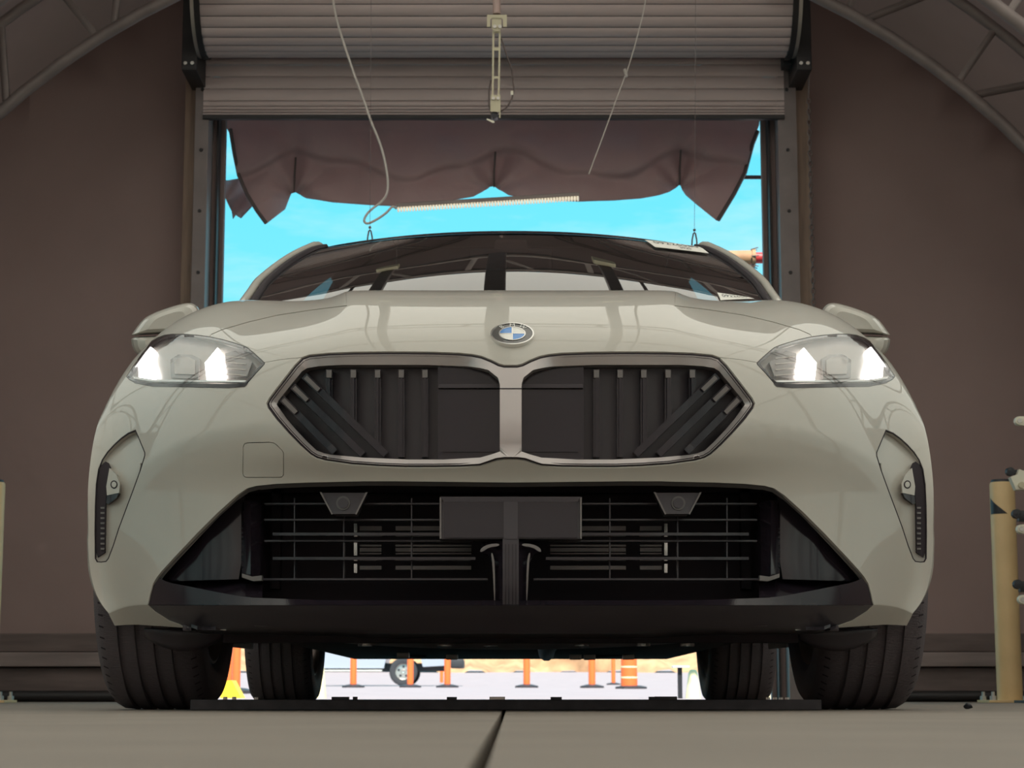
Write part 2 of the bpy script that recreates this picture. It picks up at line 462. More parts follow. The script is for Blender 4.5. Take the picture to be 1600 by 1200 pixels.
# overhead rails that carry the hanging cameras
for xr_, wr_, lab in ((TX, .055, 'wide dark overhead rail along the middle of the tent roof'), (TX - .62, .035, 'narrow dark overhead rail left of the middle rail'), (TX + .62, .035, 'narrow dark overhead rail right of the middle rail')):
    zr_ = TZ + math.sqrt(TR ** 2 - (xr_ - TX) ** 2) - .045
    rl = thing('overhead_rail', (xr_, 2.0, zr_), lab, 'rail', 'overhead camera rails')
    MB().box(xr_ - wr_, xr_ + wr_, -5.3, 8.7, zr_ - .10, zr_, .01).build('beam', 'galv', rl)
    if abs(xr_ - TX) > .1:
        MB().box(xr_ - .06, xr_ + .06, 8.62, 8.72, zr_ - .24, zr_ - .10, .01).build('camera_head', 'beige_plastic', rl)

# ------------------------------------------------------------------ roller shutter
SH_Y = 10.64
sx0, sx1 = P(318, 150, SH_Y).x, P(1225, 150, SH_Y).x
sh = thing('roller_shutter', ((sx0 + sx1) / 2, SH_Y, zy(184, SH_Y)), 'half-raised grey slatted roller shutter coiled above the doorway', 'shutter')
def slat_prof(z0, z1, bul=.006, n=6):
    out = []
    for i in range(n + 1):
        t = i / n
        out.append((z0 + (z1 - z0) * t, -bul * math.sin(PI * t) ** .6 if 0 < t < 1 else 0.0))
    return out
def flat_slat(z0, z1, name='slat', m='slat_paint'):
    pr = slat_prof(z0, z1)
    b = MB(); b.grid([[(x, SH_Y + d, z) for z, d in pr] for x in (sx0, sx1)])
    b.add([(sx0, SH_Y + .012, z0), (sx1, SH_Y + .012, z0), (sx1, SH_Y + .012, z1), (sx0, SH_Y + .012, z1)], [(0, 1, 2, 3)])
    return b.build(name, m, sh, smooth=50, fix=False)
ys = [181, 176, 171.5, 166, 157.5, 139, 120, 101, 91]
for a, c in zip(ys, ys[1:]):
    flat_slat(zy(a, SH_Y) + .002, zy(c, SH_Y) - .002)
MB().box(sx0, sx1, SH_Y - .02, SH_Y + .02, zy(187, SH_Y), zy(180.5, SH_Y), .004).build('bottom_bar', 'dark_steel', sh)
CR = .30; CYc = SH_Y - CR; CZc = zy(93, SH_Y) + .235
cx0, cx1 = P(310, 40, CYc - CR).x, P(1241, 40, CYc - CR).x
NS = 30
for k in range(NS):
    a0, a1 = 2 * PI * k / NS, 2 * PI * (k + 1) / NS
    pr = []
    for i in range(7):
        t = i / 6; a = a0 + (a1 - a0) * (.03 + .94 * t); r = CR + (.008 * math.sin(PI * t) ** .6 if 0 < t < 1 else 0)
        pr.append((CYc - r * math.cos(a), CZc + r * math.sin(a)))
    MB().grid([[(x, y, z) for y, z in pr] for x in (cx0, cx1)]).build('coil_slat', 'slat_paint', sh, smooth=50)
MB().lathe([(0, cx0), (CR - .012, cx0), (CR - .012, cx1), (0, cx1)], 32, (0, CYc, CZc), 'x').build('drum', 'dark_steel', sh, smooth=40)
for s, xx in ((-1, cx0), (1, cx1)):
    MB().lathe([(CR - .03, s * .0), (CR + .02, s * .0), (CR + .02, s * .03), (CR - .03, s * .03)], 40, (xx, CYc, CZc), 'x', closed=True).build('end_rim', 'dark_steel', sh, smooth=40)
    MB().lathe([(CR - .05, s * .03), (CR + .012, s * .03), (CR + .012, s * .05), (CR - .05, s * .05)], 40, (xx, CYc, CZc), 'x', closed=True).build('end_band', 'zinc', sh, smooth=40)
    x0, x1 = sorted((xx + s * .05, xx + s * .13))
    zb = zy(109, CYc - .02)
    br = MB().box(x0, x1, CYc - .02, SH_Y + .05, zb, CZc + .18, .004).build('end_bracket', 'dark_steel', sh)
    for k in range(2):
        MB().lathe([(0, -.006), (.010, -.006), (.010, .004), (0, .004)], 8, ((x0 + x1) / 2 + (k - .5) * .036, CYc - .023, zb + .035), 'y').build('bolt', 'zinc', br)
    gx = P(308, 100, SH_Y - .12).x if s < 0 else P(1229, 100, SH_Y - .12).x
    MB().box(gx - .022, gx + .022, SH_Y - .16, SH_Y - .05, zy(115, SH_Y), zy(93, SH_Y), .004).build('guide_block', 'black_paint', sh)

# hoist chain by the right jamb
chx = P(1267, 300, 10.5).x
ch = MB(); z = zy(150, 10.5); k = 0
while z > .5:
    r = .011; ring = [(math.cos(t) * r, math.sin(t) * r * 1.7) for t in np.linspace(0, 2 * PI, 7)[:-1]]
    pth = [Vector((chx + (u if k % 2 else 0), 10.5 + (0 if k % 2 else u), z + v)) for u, v in ring]; pth.append(pth[0])
    ch.tube(pth, .0035, 4, cap=False); z -= .029; k += 1
ch.tube([(chx, 10.5, zy(150, 10.5)), (chx, 10.45, zy(95, 10.5))], .004, 5)
tag(ch.build('hoist_chain', 'galv', smooth=60), 'thin steel hoist chain hanging beside the right door jamb', 'chain')

# ------------------------------------------------------------------ brown canvas flap gathered up in the doorway
FY = 11.22
flap = [(352, 196), (362, 215), (366, 245), (370, 270), (377, 290), (385, 305), (400, 330), (416, 350), (431, 338), (445, 327), (450, 314), (455, 302), (462, 300), (470, 305), (480, 310), (520, 316), (575, 320), (620, 322), (680, 317),
        (740, 307), (755, 299), (765, 292), (772, 291), (780, 296), (795, 305), (830, 311), (905, 315), (960, 313), (1000, 310), (1030, 305), (1045, 300), (1056, 293), (1062, 288), (1066, 296), (1072, 305), (1095, 325), (1120, 345), (1134, 325), (1145, 305), (1155, 288), (1162, 275), (1170, 248), (1177, 220), (1186, 196), (1192, 150), (1192, 110), (345, 110), (345, 150)]
ties = (460, 772, 1062)
def tri(t):
    """rounded zigzag, period 2 pi"""
    return math.asin(.93 * math.sin(t)) / 1.2
def flap_depth(x, y):
    d = 0.
    low = max(0., (y - 205) / 115.)
    for t, yt in ((460, 300), (772, 291), (1062, 288)):
        u = x - t; r = math.hypot(u, y - yt - 8)
        d += .17 * math.exp(-(u / 22.) ** 2) * low                           # pulled back at the ties
        ang = math.atan2(u, max(2., yt + 8 - y))
        d += .030 * math.exp(-r / 75.) * tri(ang * 7.5 + t)                  # pleats fanning out from the tie
    d -= .19 * low * (1 - .5 * min(1, low))                                  # the roll bulges to the front
    nt = min(abs(x - 460), abs(x - 772), abs(x - 1062))
    fold = 243 + 26 * min(1., nt / 120.) + 9 * math.sin(x / 47.) + 5 * math.sin(x / 19.)
    q = (y - fold)
    d += .075 / (1 + math.exp(-q / 2.5)) - .075 * min(1., max(0., q / 55.))  # cloth folded over on itself
    d += .022 * tri(x / 41. + y / 38.) + .014 * tri(x / 23. - y / 17. + 1.) + .006 * tri(x / 9. + y / 31.)
    d += .03 * tri((x + 1.7 * y) / 130.)
    return FY + d
pts, tris, lps = flat_region(resample(flap, 4, True), [], 4.)
m = MB().add([P(x, y, flap_depth(x, y)) for x, y in pts], tris)
fp = m.build('canvas_flap', 'curtain_brown', smooth=180, solid=.006)
tag(fp, 'brown canvas door flap tied up in scallops under the shutter', 'curtain')
lp2 = [(345, 282), (358, 282), (372, 279), (388, 300), (394, 322), (376, 341), (368, 336), (364, 342), (362, 330), (352, 309), (346, 304)]
pts, tris, _ = flat_region(resample(lp2, 6, True), [], 7.)
m = MB().add([P(x, y, FY + .09 + .05 * math.sin(x / 9. + y / 14.)) for x, y in pts], tris)
m.build('loose_corner', 'curtain_brown', smooth=180, solid=.006).parent = fp
for i in range(2):
    side = [(360, 202), (366, 240), (373, 274), (386, 304), (402, 330), (416, 349)] if i == 0 else [(1184, 205), (1176, 225), (1164, 270), (1147, 303), (1122, 344)]
    MB().tube([P(x, y, flap_depth(x, y) - .01) for x, y in side], .012, 6).build('edge_hem', 'cable', smooth=60).parent = fp
for t in ties:
    yb = {460: 301, 772: 292, 1062: 289}[t]
    MB().tube([P(t, yb, flap_depth(t, yb) - .02), P(t, yb - 25, flap_depth(t, yb - 25) - .02), P(t + 2, yb - 55, flap_depth(t, yb - 55) - .02)], .006, 5).build('tie_cord', 'cable', smooth=60).parent = fp
MB().tube([P(1150, 277, 11.3), P(1207, 277, 11.3)], .012, 6).build('spreader_bar', 'cable', smooth=60).parent = fp

# ------------------------------------------------------------------ the car
mat('car_paint', (.46, .435, .385), .42, coat=.72, coat_rough=.015, spec=.45)
mat('gloss_black', (.016, .012, .017), .12, coat=0., spec=.45)
mat('matt_black', (.036, .029, .034), .75, spec=.2)
mat('satin_black', (.038, .031, .038), .35)
mat('trim_sheen_ring_grey', (.085, .080, .078), .35)  # black intake trim with its ceiling reflection painted in as grey; also sensor rings
mat('satin_metal', (.46, .42, .41), .36, metal=.6)
mat('chrome', (.75, .74, .72), .1, metal=1.0)
mat('rad_grey', (.16, .145, .14), .45, metal=.3)
mat('tyre', (.11, .09, .10), .62, bump=.5, bscale=120, stretch=(.6, 4, 4))
mat('rim_metal', (.55, .47, .43), .3, metal=.7)
mat('lamp_housing', (.46, .41, .37), .3, metal=.2)
mat('lamp_dark', (.25, .225, .21), .25, metal=.2)
mat('drl', (1, 1, 1), .3, emit=(1.0, .98, .96), estr=7.0)
mat('emblem_blue', (.05, .24, .62), .15, coat=.8)
mat('emblem_white', (.80, .79, .74), .15, coat=.8)
mat('emblem_ring', (.055, .052, .05), .15, coat=.8)
mat('interior', (.16, .125, .125), .7)
mat('sticker', (.80, .78, .72), .5)
mat('sticker_ink', (.03, .03, .04), .5)
mat('under_grey', (.55, .46, .46), .5)
mat('silver_foil', (.6, .58, .55), .25, metal=.9)
glass('windshield_glass', (.42, .39, .39), 2.0)
glass('side_glass', (.55, .62, .64), 1.2)
glass('lens_glass', (.90, .90, .90), 1.1)

AX_F, AX_R = 4.60, 7.27
car = thing('car', (0, AX_F, 0), 'pale grey sedan with lit headlights facing the camera in the doorway', 'car')

# control net of one half of the nose, hood and fender (X, depth, height), hood rear first, chin last
NET = [
 [(0,5.35,1.012),(0.2,5.355,1.012),(0.36,5.38,1.005),(0.382,5.3866,1.0006),(0.46,5.41,0.985),(0.56,5.44,0.985),(0.67,5.45,0.975),(0.775,5.43,0.925),(0.855,5.33,0.8),(0.9,5.12,0.6),(0.895,4.99,0.42)],
 [(0,4.95,1),(0.2,4.955,1.0008),(0.382,4.98,1.0024),(0.3952,4.9866,0.9975),(0.442,5.01,0.98),(0.56,5.04,0.9856),(0.67,5.05,0.9894),(0.775,5.04,0.9508),(0.86,5,0.854),(0.905,4.94,0.7176),(0.9,4.89,0.575)],
 [(0,4.625,0.9685),(0.2,4.63,0.9695),(0.382,4.655,0.9745),(0.393,4.6594,0.9692),(0.432,4.675,0.955),(0.55,4.7,0.96),(0.665,4.71,0.981),(0.775,4.695,0.939),(0.85,4.6895,0.8785),(0.905,4.67,0.787),(0.905,4.65,0.7)],
 [(0,4.35,0.9125),(0.19,4.36,0.9135),(0.357,4.38,0.9205),(0.3691,4.3866,0.9157),(0.412,4.41,0.903),(0.52,4.44,0.901),(0.63,4.48,0.909),(0.74,4.51,0.882),(0.83,4.545,0.8273),(0.895,4.53,0.757),(0.905,4.47,0.68)],
 [(0,4.17,0.866),(0.19,4.175,0.8668),(0.342,4.195,0.872),(0.353,4.2005,0.8677),(0.392,4.22,0.8525),(0.5,4.255,0.8427),(0.61,4.31,0.8385),(0.72,4.38,0.8225),(0.81,4.441,0.7775),(0.88,4.43,0.7065),(0.902,4.37,0.625)],
 [(0,4.038,0.814),(0.19,4.043,0.8144),(0.32,4.063,0.8126),(0.3398,4.0685,0.8091),(0.41,4.088,0.7965),(0.5,4.118,0.7857),(0.6,4.178,0.7761),(0.7,4.258,0.7637),(0.79,4.3364,0.7285),(0.865,4.36,0.6599),(0.9,4.31,0.57)],
 [(0,3.95,0.768),(0.19,3.952,0.7682),(0.32,3.965,0.7636),(0.3398,3.9694,0.761),(0.41,3.985,0.752),(0.5,4.02,0.7404),(0.6,4.08,0.7256),(0.7,4.17,0.7072),(0.785,4.27,0.671),(0.86,4.31,0.6044),(0.898,4.27,0.5)],
 [(0,3.87,0.715),(0.19,3.872,0.715),(0.32,3.885,0.71),(0.3398,3.8894,0.7078),(0.41,3.905,0.7),(0.5,3.945,0.685),(0.6,4.01,0.67),(0.7,4.115,0.65),(0.7842,4.22,0.61),(0.8585,4.28,0.54),(0.8952,4.25,0.45)],
 [(0,3.825,0.63),(0.19,3.827,0.63),(0.32,3.84,0.63),(0.3398,3.8444,0.6289),(0.41,3.86,0.625),(0.5,3.9,0.615),(0.6,3.97,0.6),(0.7,4.07,0.58),(0.7819,4.18,0.545),(0.8551,4.265,0.48),(0.8908,4.245,0.4)],
 [(-0.0005,3.8075,0.567),(0.1895,3.8095,0.567),(0.3195,3.8223,0.5673),(0.3393,3.8266,0.5673),(0.4095,3.842,0.5671),(0.4995,3.8813,0.5638),(0.5995,3.951,0.555),(0.6995,4.051,0.535),(0.7848,4.1706,0.5023),(0.8557,4.262,0.4392),(0.8887,4.2415,0.365)],
 [(0,3.8,0.54),(0.19,3.802,0.54),(0.32,3.8151,0.5414),(0.3398,3.8196,0.5422),(0.41,3.8354,0.5449),(0.5,3.8758,0.5462),(0.6,3.946,0.539),(0.7,4.046,0.519),(0.7853,4.1657,0.4848),(0.8562,4.2601,0.4214),(0.8892,4.24,0.35)],
 [(0,3.8035,0.478),(0.19,3.8055,0.478),(0.32,3.8184,0.478),(0.3398,3.8231,0.4784),(0.41,3.8396,0.4799),(0.5,3.8829,0.486),(0.6,3.9536,0.4843),(0.7,4.054,0.4675),(0.7841,4.1688,0.44),(0.8545,4.2584,0.39),(0.8865,4.2375,0.325)],
 [(0,3.855,0.437),(0.19,3.857,0.437),(0.32,3.8694,0.437),(0.3398,3.873,0.4374),(0.41,3.8859,0.4388),(0.5,3.9092,0.4419),(0.6,3.963,0.4432),(0.7,4.059,0.43),(0.7829,4.1698,0.405),(0.8528,4.2564,0.36),(0.8838,4.235,0.3)],
 [(0,3.842,0.34),(0.19,3.844,0.34),(0.32,3.855,0.34),(0.3398,3.8586,0.34),(0.41,3.8713,0.34),(0.5,3.9034,0.34),(0.6,3.9612,0.34),(0.7,4.06,0.335),(0.7805,4.167,0.32),(0.8444,4.251,0.29),(0.8735,4.235,0.25)],
 [(0,3.835,0.245),(0.19,3.837,0.245),(0.32,3.845,0.245),(0.3398,3.8483,0.245),(0.41,3.86,0.245),(0.5,3.89,0.246),(0.6,3.95,0.247),(0.695,4.05,0.25),(0.7691,4.155,0.25),(0.8249,4.24,0.24),(0.8524,4.23,0.215)],
 [(0,3.84,0.2),(0.19,3.842,0.2),(0.32,3.85,0.2),(0.3398,3.8533,0.2),(0.41,3.865,0.2),(0.5,3.895,0.204),(0.6,3.955,0.207),(0.69,4.045,0.212),(0.7608,4.14,0.216),(0.8111,4.225,0.215),(0.8374,4.225,0.2)],
 [(0,3.841,0.1985),(0.19,3.843,0.1985),(0.32,3.851,0.1985),(0.3398,3.8543,0.1985),(0.41,3.866,0.1985),(0.5,3.896,0.2025),(0.6,3.956,0.2055),(0.69,4.046,0.2105),(0.7608,4.141,0.2145),(0.8111,4.226,0.2135),(0.8374,4.226,0.1985)],
 [(0,3.842,0.197),(0.19,3.844,0.197),(0.32,3.852,0.197),(0.3398,3.8553,0.197),(0.41,3.867,0.197),(0.5,3.897,0.201),(0.6,3.957,0.204),(0.69,4.047,0.209),(0.7608,4.142,0.213),(0.8111,4.227,0.212),(0.8374,4.227,0.197)],
 [(0,3.92,0.15),(0.19,3.922,0.15),(0.32,3.93,0.15),(0.3398,3.9333,0.15),(0.41,3.945,0.15),(0.5,3.975,0.154),(0.6,4.03,0.16),(0.68,4.11,0.168),(0.7444,4.19,0.175),(0.7947,4.25,0.178),(0.8274,4.24,0.175)],
]
NETA = np.array(NET, float)
NV, NU = NETA.shape[0], NETA.shape[1]

def basis(n, t):
    """clamped uniform cubic B-spline basis matrix at parameters t in [0, n-3]"""
    kn = np.concatenate([[0, 0, 0], np.arange(0, n - 2), [n - 3] * 3]).astype(float)
    t = np.clip(np.asarray(t, float), 0, n - 3 - 1e-9)[:, None]
    N = ((kn[None, :-1] <= t) & (t < kn[None, 1:])).astype(float)
    for p in (1, 2, 3):
        m = len(kn) - 1 - p
        d1 = kn[p:p + m] - kn[:m]; d2 = kn[p + 1:p + 1 + m] - kn[1:1 + m]
        w1 = np.where(d1 > 0, (t - kn[None, :m]) / np.where(d1 > 0, d1, 1), 0); w2 = np.where(d2 > 0, (kn[None, p + 1:p + 1 + m] - t) / np.where(d2 > 0, d2, 1), 0)
        N = w1 * N[:, :m] + w2 * N[:, 1:m + 1]
    return N

UM, VM = NU - 3, NV - 3
def surf(u, v):
    bu, bv = basis(NU, u), basis(NV, v)
    return np.einsum('ki,kj,ijc->kc', bv, bu, NETA)
def surf_n(u, v, e=1e-3):
    u = np.asarray(u, float); v = np.asarray(v, float)
    du = surf(np.clip(u + e, 0, UM), v) - surf(np.clip(u - e, 0, UM), v)
    dv = surf(u, np.clip(v + e, 0, VM)) - surf(u, np.clip(v - e, 0, VM))
    n = np.cross(du, dv); n /= np.linalg.norm(n, axis=1)[:, None] + 1e-12
    return n

GU, GV = 150, 240
uu, vv = np.meshgrid(np.linspace(0, UM, GU + 1), np.linspace(0, VM, GV + 1))
gp = surf(uu.ravel(), vv.ravel())
quads = [(j * (GU + 1) + i, j * (GU + 1) + i + 1, (j + 1) * (GU + 1) + i + 1, (j + 1) * (GU + 1) + i) for j in range(GV) for i in range(GU)]
BV = BVHTree.FromPolygons([Vector(p) for p in gp], quads)
n_probe = surf_n([2.], [6.])[0]
NS_SIGN = -1. if n_probe[1] > 0 else 1.

def uv_many(locs, idxs):
    idxs = np.asarray(idxs); locs = np.array([tuple(l) for l in locs]); j, i = np.divmod(idxs, GU)
    u, v = (i + .5) * UM / GU, (j + .5) * VM / GV; e = 1e-3
    for _ in range(4):
        r = locs - surf(u, v)
        u1, u0, v1, v0 = np.clip(u + e, 0, UM), np.clip(u - e, 0, UM), np.clip(v + e, 0, VM), np.clip(v - e, 0, VM)
        su = (surf(u1, v) - surf(u0, v)) / (u1 - u0)[:, None]; sv = (surf(u, v1) - surf(u, v0)) / (v1 - v0)[:, None]
        a, b, c = (su * su).sum(1), (su * sv).sum(1), (sv * sv).sum(1); p, q = (su * r).sum(1), (sv * r).sum(1)
        det = a * c - b * b + 1e-14
        u = np.clip(u + (c * p - b * q) / det, 0, UM); v = np.clip(v + (a * q - b * p) / det, 0, VM)
    return u, v
def uv_of(loc, idx):
    u, v = uv_many([loc], [idx]); return float(u[0]), float(v[0])

def hit(dx, y):
    """where the sight line through (centre + dx, y) meets the bodywork: point, (u, v)"""
    o = Vector((0, 0, CAM_H)); d = ray(CXP + max(dx, .01), y)
    loc, nor, idx, dist = BV.ray_cast(o, d)
    k = 0
    while loc is None and k < 40:                      # just outside the silhouette: take the edge
        k += 1
        loc, nor, idx, dist = BV.ray_cast(o, ray(CXP + max(dx - 1.5 * k, .01), y))
    if loc is None:
        loc, nor, idx, dist = BV.find_nearest(P(CXP + dx, y, 4.35))
    return loc, idx
_dc = {}
def depth(dx, y):
    k = (round(abs(dx), 1), round(y, 1))
    if k not in _dc: _dc[k] = hit(k[0], k[1])[0].y
    return _dc[k]
def to_uv(pts):
    hs = [hit(dx, y) for dx, y in pts]
    u, v = uv_many([h[0] for h in hs], [h[1] for h in hs])
    return [(0. if abs(p[0]) < .5 else float(a), float(b)) for p, a, b in zip(pts, u, v)]
def Q(dx, y, off=0., s=1):
    """bodywork point at (dx, y) pushed back by off"""
    p = P(CXP + abs(dx), y, depth(dx, y) + off)
    return Vector((p.x * (s if dx >= 0 else -s), p.y, p.z))

# outlines on one half of the front, (pixels from the centre line, row)
GRILLE = [(0,570),(10,570),(18,568),(30,562),(45,556),(60,553),(80,551),(120,549.5),(165,549),(205,549),(245,549.5),(285,551),(315,554),(326,558),(338,570),(352,588),(366,606),(378,622),(382,630),(380,637),(366,656),(348,677),(330,696),(314,711),(304,717),(290,721),(248,727),(205,730),(165,731.5),(120,731.5),(80,731),(48,729),(36,725),(22,720),(10,718.5),(0,718.5)]
INTAKE_TOP = [(0,754),(90,753),(178,752),(230,752),(272,753),(320,754),(366,756),(397,759),(412,763),(428,774),(459,802),(491,834),(525,870),(545,892),(553,902),(559,912),(564,930),(567,945)]
CHIN = [(566,946.5),(556,956),(534,970),(509,979),(490,986)]
LAMP = [(601,588),(597,593),(588,598),(575,601.5),(560,603.5),(490,605.5),(430,605.5),(418,603.5),(411,599),(398,584),(385,570),(384,567),(390,561),(400,552),(411,543),(420,539),(431,535.5),(450,530),(471,525.5),(490,523),(511,521.5),(530,521.5),(541,523),(552,527),(562,533),(575,549),(588,567)]
CURT = [(586,671),(578,690),(571,707),(571,712),(578,735),(590,768),(602,800),(612,827),(620,852),(628,873),(632,878),(640,879),(647,878.5),(650,873),(650.5,830),(650,790),(648.5,757),(645,733),(639,718),(631,706),(620,694),(609,684),(598,676)]
TOW = rounded([(355,693),(355,746),(418,746),(418,697),(412,691),(375,691),(368,692)][::-1], 0)
TOW = [(357,691.5),(355.5,702),(356,743),(358,745.5),(415,745.5),(417.5,743),(418,697),(416,692.5),(412,691.2),(378,691),(366,691)]
TOW = [(355,708),(355,742),(358,745.5),(362,746),(413,746),(417,744),(418.5,740),(418,698),(416,693.5),(412,692),(378,691),(371,692),(366,695),(357,704)]

HOOD_SEAM = [(474,532),(468,522.5),(451,515),(410,503),(365,492.5),(310,484),(256,477.5)]
LIP_SEAM = [(390,568),(383,566),(360,562),(338,559.5),(318,558),(308,560)]

def half_body(s):
    lam = resample(LAMP, 4, True); gr = resample(GRILLE, 4); cu = resample(CURT, 4, True)
    inn = resample(INTAKE_TOP, 5); ch = resample(CHIN, 4)
    V = []; E = []; loops = {}
    def poly(name, uv, close=True):
        o = len(V); V.extend(Vector(p) for p in uv); n = len(uv)
        E.extend((o + i, o + (i + 1) % n) for i in range(n if close else n - 1)); loops[name] = uv
    poly('rect', [(0, 0), (UM, 0), (UM, VM), (0, VM)])
    poly('lamp', to_uv(lam)); poly('grille', to_uv(gr)); poly('curtain', to_uv(cu))
    low = to_uv(inn + ch)
    poly('intake', low + [(low[-1][0], VM), (0, VM)])
    vis = resample(HOOD_SEAM, 6); a = to_uv([(x, y - .55) for x, y in vis]); b2 = to_uv([(x, y + .75) for x, y in vis])
    ue = a[-1][0]
    a += [(ue - .004, max(0, a[-1][1] * k)) for k in (.75, .5, .25, .0)]; b2 += [(ue + .012, max(0, b2[-1][1] * k)) for k in (.75, .5, .25, .0)]
    poly('seam', a + b2[::-1])
    vis = resample(LIP_SEAM, 6); a2 = to_uv([(x, y - .35) for x, y in vis]); b3 = to_uv([(x, y + .35) for x, y in vis])
    poly('lip', a2 + b3[::-1])
    lo = loops['lamp'][0]
    ci = to_uv([(560, 575)])[0]
    poly('fend', [ci, (lo[0], lo[1]), (UM, lo[1] + .25), (UM, lo[1] + .256), (lo[0], lo[1] + .008), (ci[0], ci[1] + .006)])
    if s < 0:
        tw = resample(TOW, 4, True); poly('tow_o', to_uv(offset_poly(tw, .55))); poly('tow_i', to_uv(offset_poly(tw, -.55)))
    nu, nv = 72, 150
    for j in range(nv + 1):
        for i in range(nu + 1):
            if 0 < i < nu and 0 < j < nv or True: V.append(Vector((UM * i / nu, VM * j / nv)))
    v, e, f, ov, oe, of = delaunay_2d_cdt(V, E, [], 0, 1e-6)
    bar = set()
    for k, (i, j) in enumerate(e):
        if len(oe[k]): bar.add((min(i, j), max(i, j)))
    em = {}
    for t, tri in enumerate(f):
        for k in range(3):
            i, j = tri[k], tri[(k + 1) % 3]; em.setdefault((min(i, j), max(i, j)), []).append(t)
    comp = [-1] * len(f); nc = 0
    for t0 in range(len(f)):
        if comp[t0] >= 0: continue
        st = [t0]; comp[t0] = nc
        while st:
            t = st.pop(); tri = f[t]
            for k in range(3):
                i, j = tri[k], tri[(k + 1) % 3]; key = (min(i, j), max(i, j))
                if key in bar: continue
                for q in em[key]:
                    if comp[q] < 0: comp[q] = nc; st.append(q)
        nc += 1
    uvs = np.array([(p.x, p.y) for p in v]); pos = surf(uvs[:, 0], uvs[:, 1]); nor = surf_n(uvs[:, 0], uvs[:, 1]) * NS_SIGN
    def comp_at(dx, y):
        u0, v0 = to_uv([(dx, y)])[0]
        for t, tri in enumerate(f):
            if inside((u0, v0), [(v[i].x, v[i].y) for i in tri]): return comp[t]
        return None
    return dict(f=f, comp=comp, pos=pos, nor=nor, at=comp_at, s=s, uv=uvs)

HALVES = [half_body(-1), half_body(1)]

def panel(name, sel, m='car_paint', rim=True):
    """sel: list of (half, component). one mesh with exact surface normals, edges turned in"""
    vs = []; ns = []; fs = []; strip_v = []; strip_f = []
    for H, c in sel:
        s = H['s']; mp = {}; cnt = {}
        for t, tri in enumerate(H['f']):
            if H['comp'][t] != c: continue
            ids = []
            for i in tri:
                if i not in mp:
                    mp[i] = len(vs); p = H['pos'][i]; n = H['nor'][i]
                    vs.append((p[0] * s, p[1], p[2])); ns.append((n[0] * s, n[1], n[2]))
                ids.append(mp[i])
            a, b, cc = [Vector(vs[i]) for i in ids]
            if (b - a).cross(cc - a).dot(Vector(ns[ids[0]])) < 0: ids.reverse()
            fs.append(tuple(ids))
            for k in range(3):
                i, j = tri[k], tri[(k + 1) % 3]; key = (min(i, j), max(i, j)); cnt[key] = cnt.get(key, 0) + 1
        if rim:
            for (i, j), k in cnt.items():
                if k == 1 and not (H['uv'][i][0] < 1e-4 and H['uv'][j][0] < 1e-4):
                    for q in ((i, j),):
                        a, b = mp[i], mp[j]
                        va, vb = Vector(vs[a]), Vector(vs[b]); na, nb = Vector(ns[a]), Vector(ns[b])
                        o = len(strip_v); strip_v += [va, vb, vb - nb * .014, va - na * .014]; strip_f.append((o, o + 1, o + 2, o + 3))
    o = len(vs)
    for q in strip_f:
        a, b, c2, d = [strip_v[i] for i in q]
        n = (b - a).cross(c2 - a)
        n = n.normalized() if n.length > 1e-12 else Vector((0, 0, 1))
        base = len(vs); vs += [tuple(x) for x in (a, b, c2, d)]; ns += [tuple(n)] * 4; fs.append((base, base + 1, base + 2, base + 3))
    me = bpy.data.meshes.new(name); me.from_pydata(vs, [], fs); me.update(); me.shade_smooth()
    me.normals_split_custom_set_from_vertices(ns)
    me.materials.append(MATS[m])
    ob = bpy.data.objects.new(name, me); COL.objects.link(ob); child(ob, car)
    return ob

L, R = HALVES
hood = panel('hood', [(L, L['at'](150, 520)), (R, R['at'](150, 520))])
bumper = panel('front_bumper', [(L, L['at'](480, 640)), (R, R['at'](480, 640))])
for H in HALVES: panel('fender', [(H, H['at'](500, 512))])
tow = panel('tow_eye_cover', [(L, L['at'](386, 720))]); tow['label'] = 'square body-coloured tow hook cover'

def slab(name, outline, off, thick, m, s=1, parent=None, step=8., holes=(), smooth=35, relief=None, both=False):
    """a solid piece whose face follows the bodywork, off behind it and thick deep; outline in (dx, y)"""
    b = MB()
    pts, tris, loops = flat_region(resample(outline, step, True), [resample(h, step, True) for h in holes], step)
    fo = (lambda x, y: off) if not callable(off) else off
    fr = [Q(x, y, fo(x, y), s) for x, y in pts]
    bk = [Vector((p.x, p.y + thick, p.z)) for p in fr]
    n = len(pts)
    b.v = [tuple(p) for p in fr + bk]
    b.f = [t for t in tris] + [tuple(i + n for i in t[::-1]) for t in tris]
    for lp in loops:
        k = len(lp); b.f += [(lp[i], lp[(i + 1) % k], lp[(i + 1) % k] + n, lp[i] + n) for i in range(k)]
    return b.build(name, m, car if parent is None else parent, smooth=smooth)

def mirror_poly(half):
    """half outline from (0,top) to (0,bottom) -> full closed outline with signed dx"""
    return [(x, y) for x, y in half] + [(-x, y) for x, y in half[::-1] if x > .01]

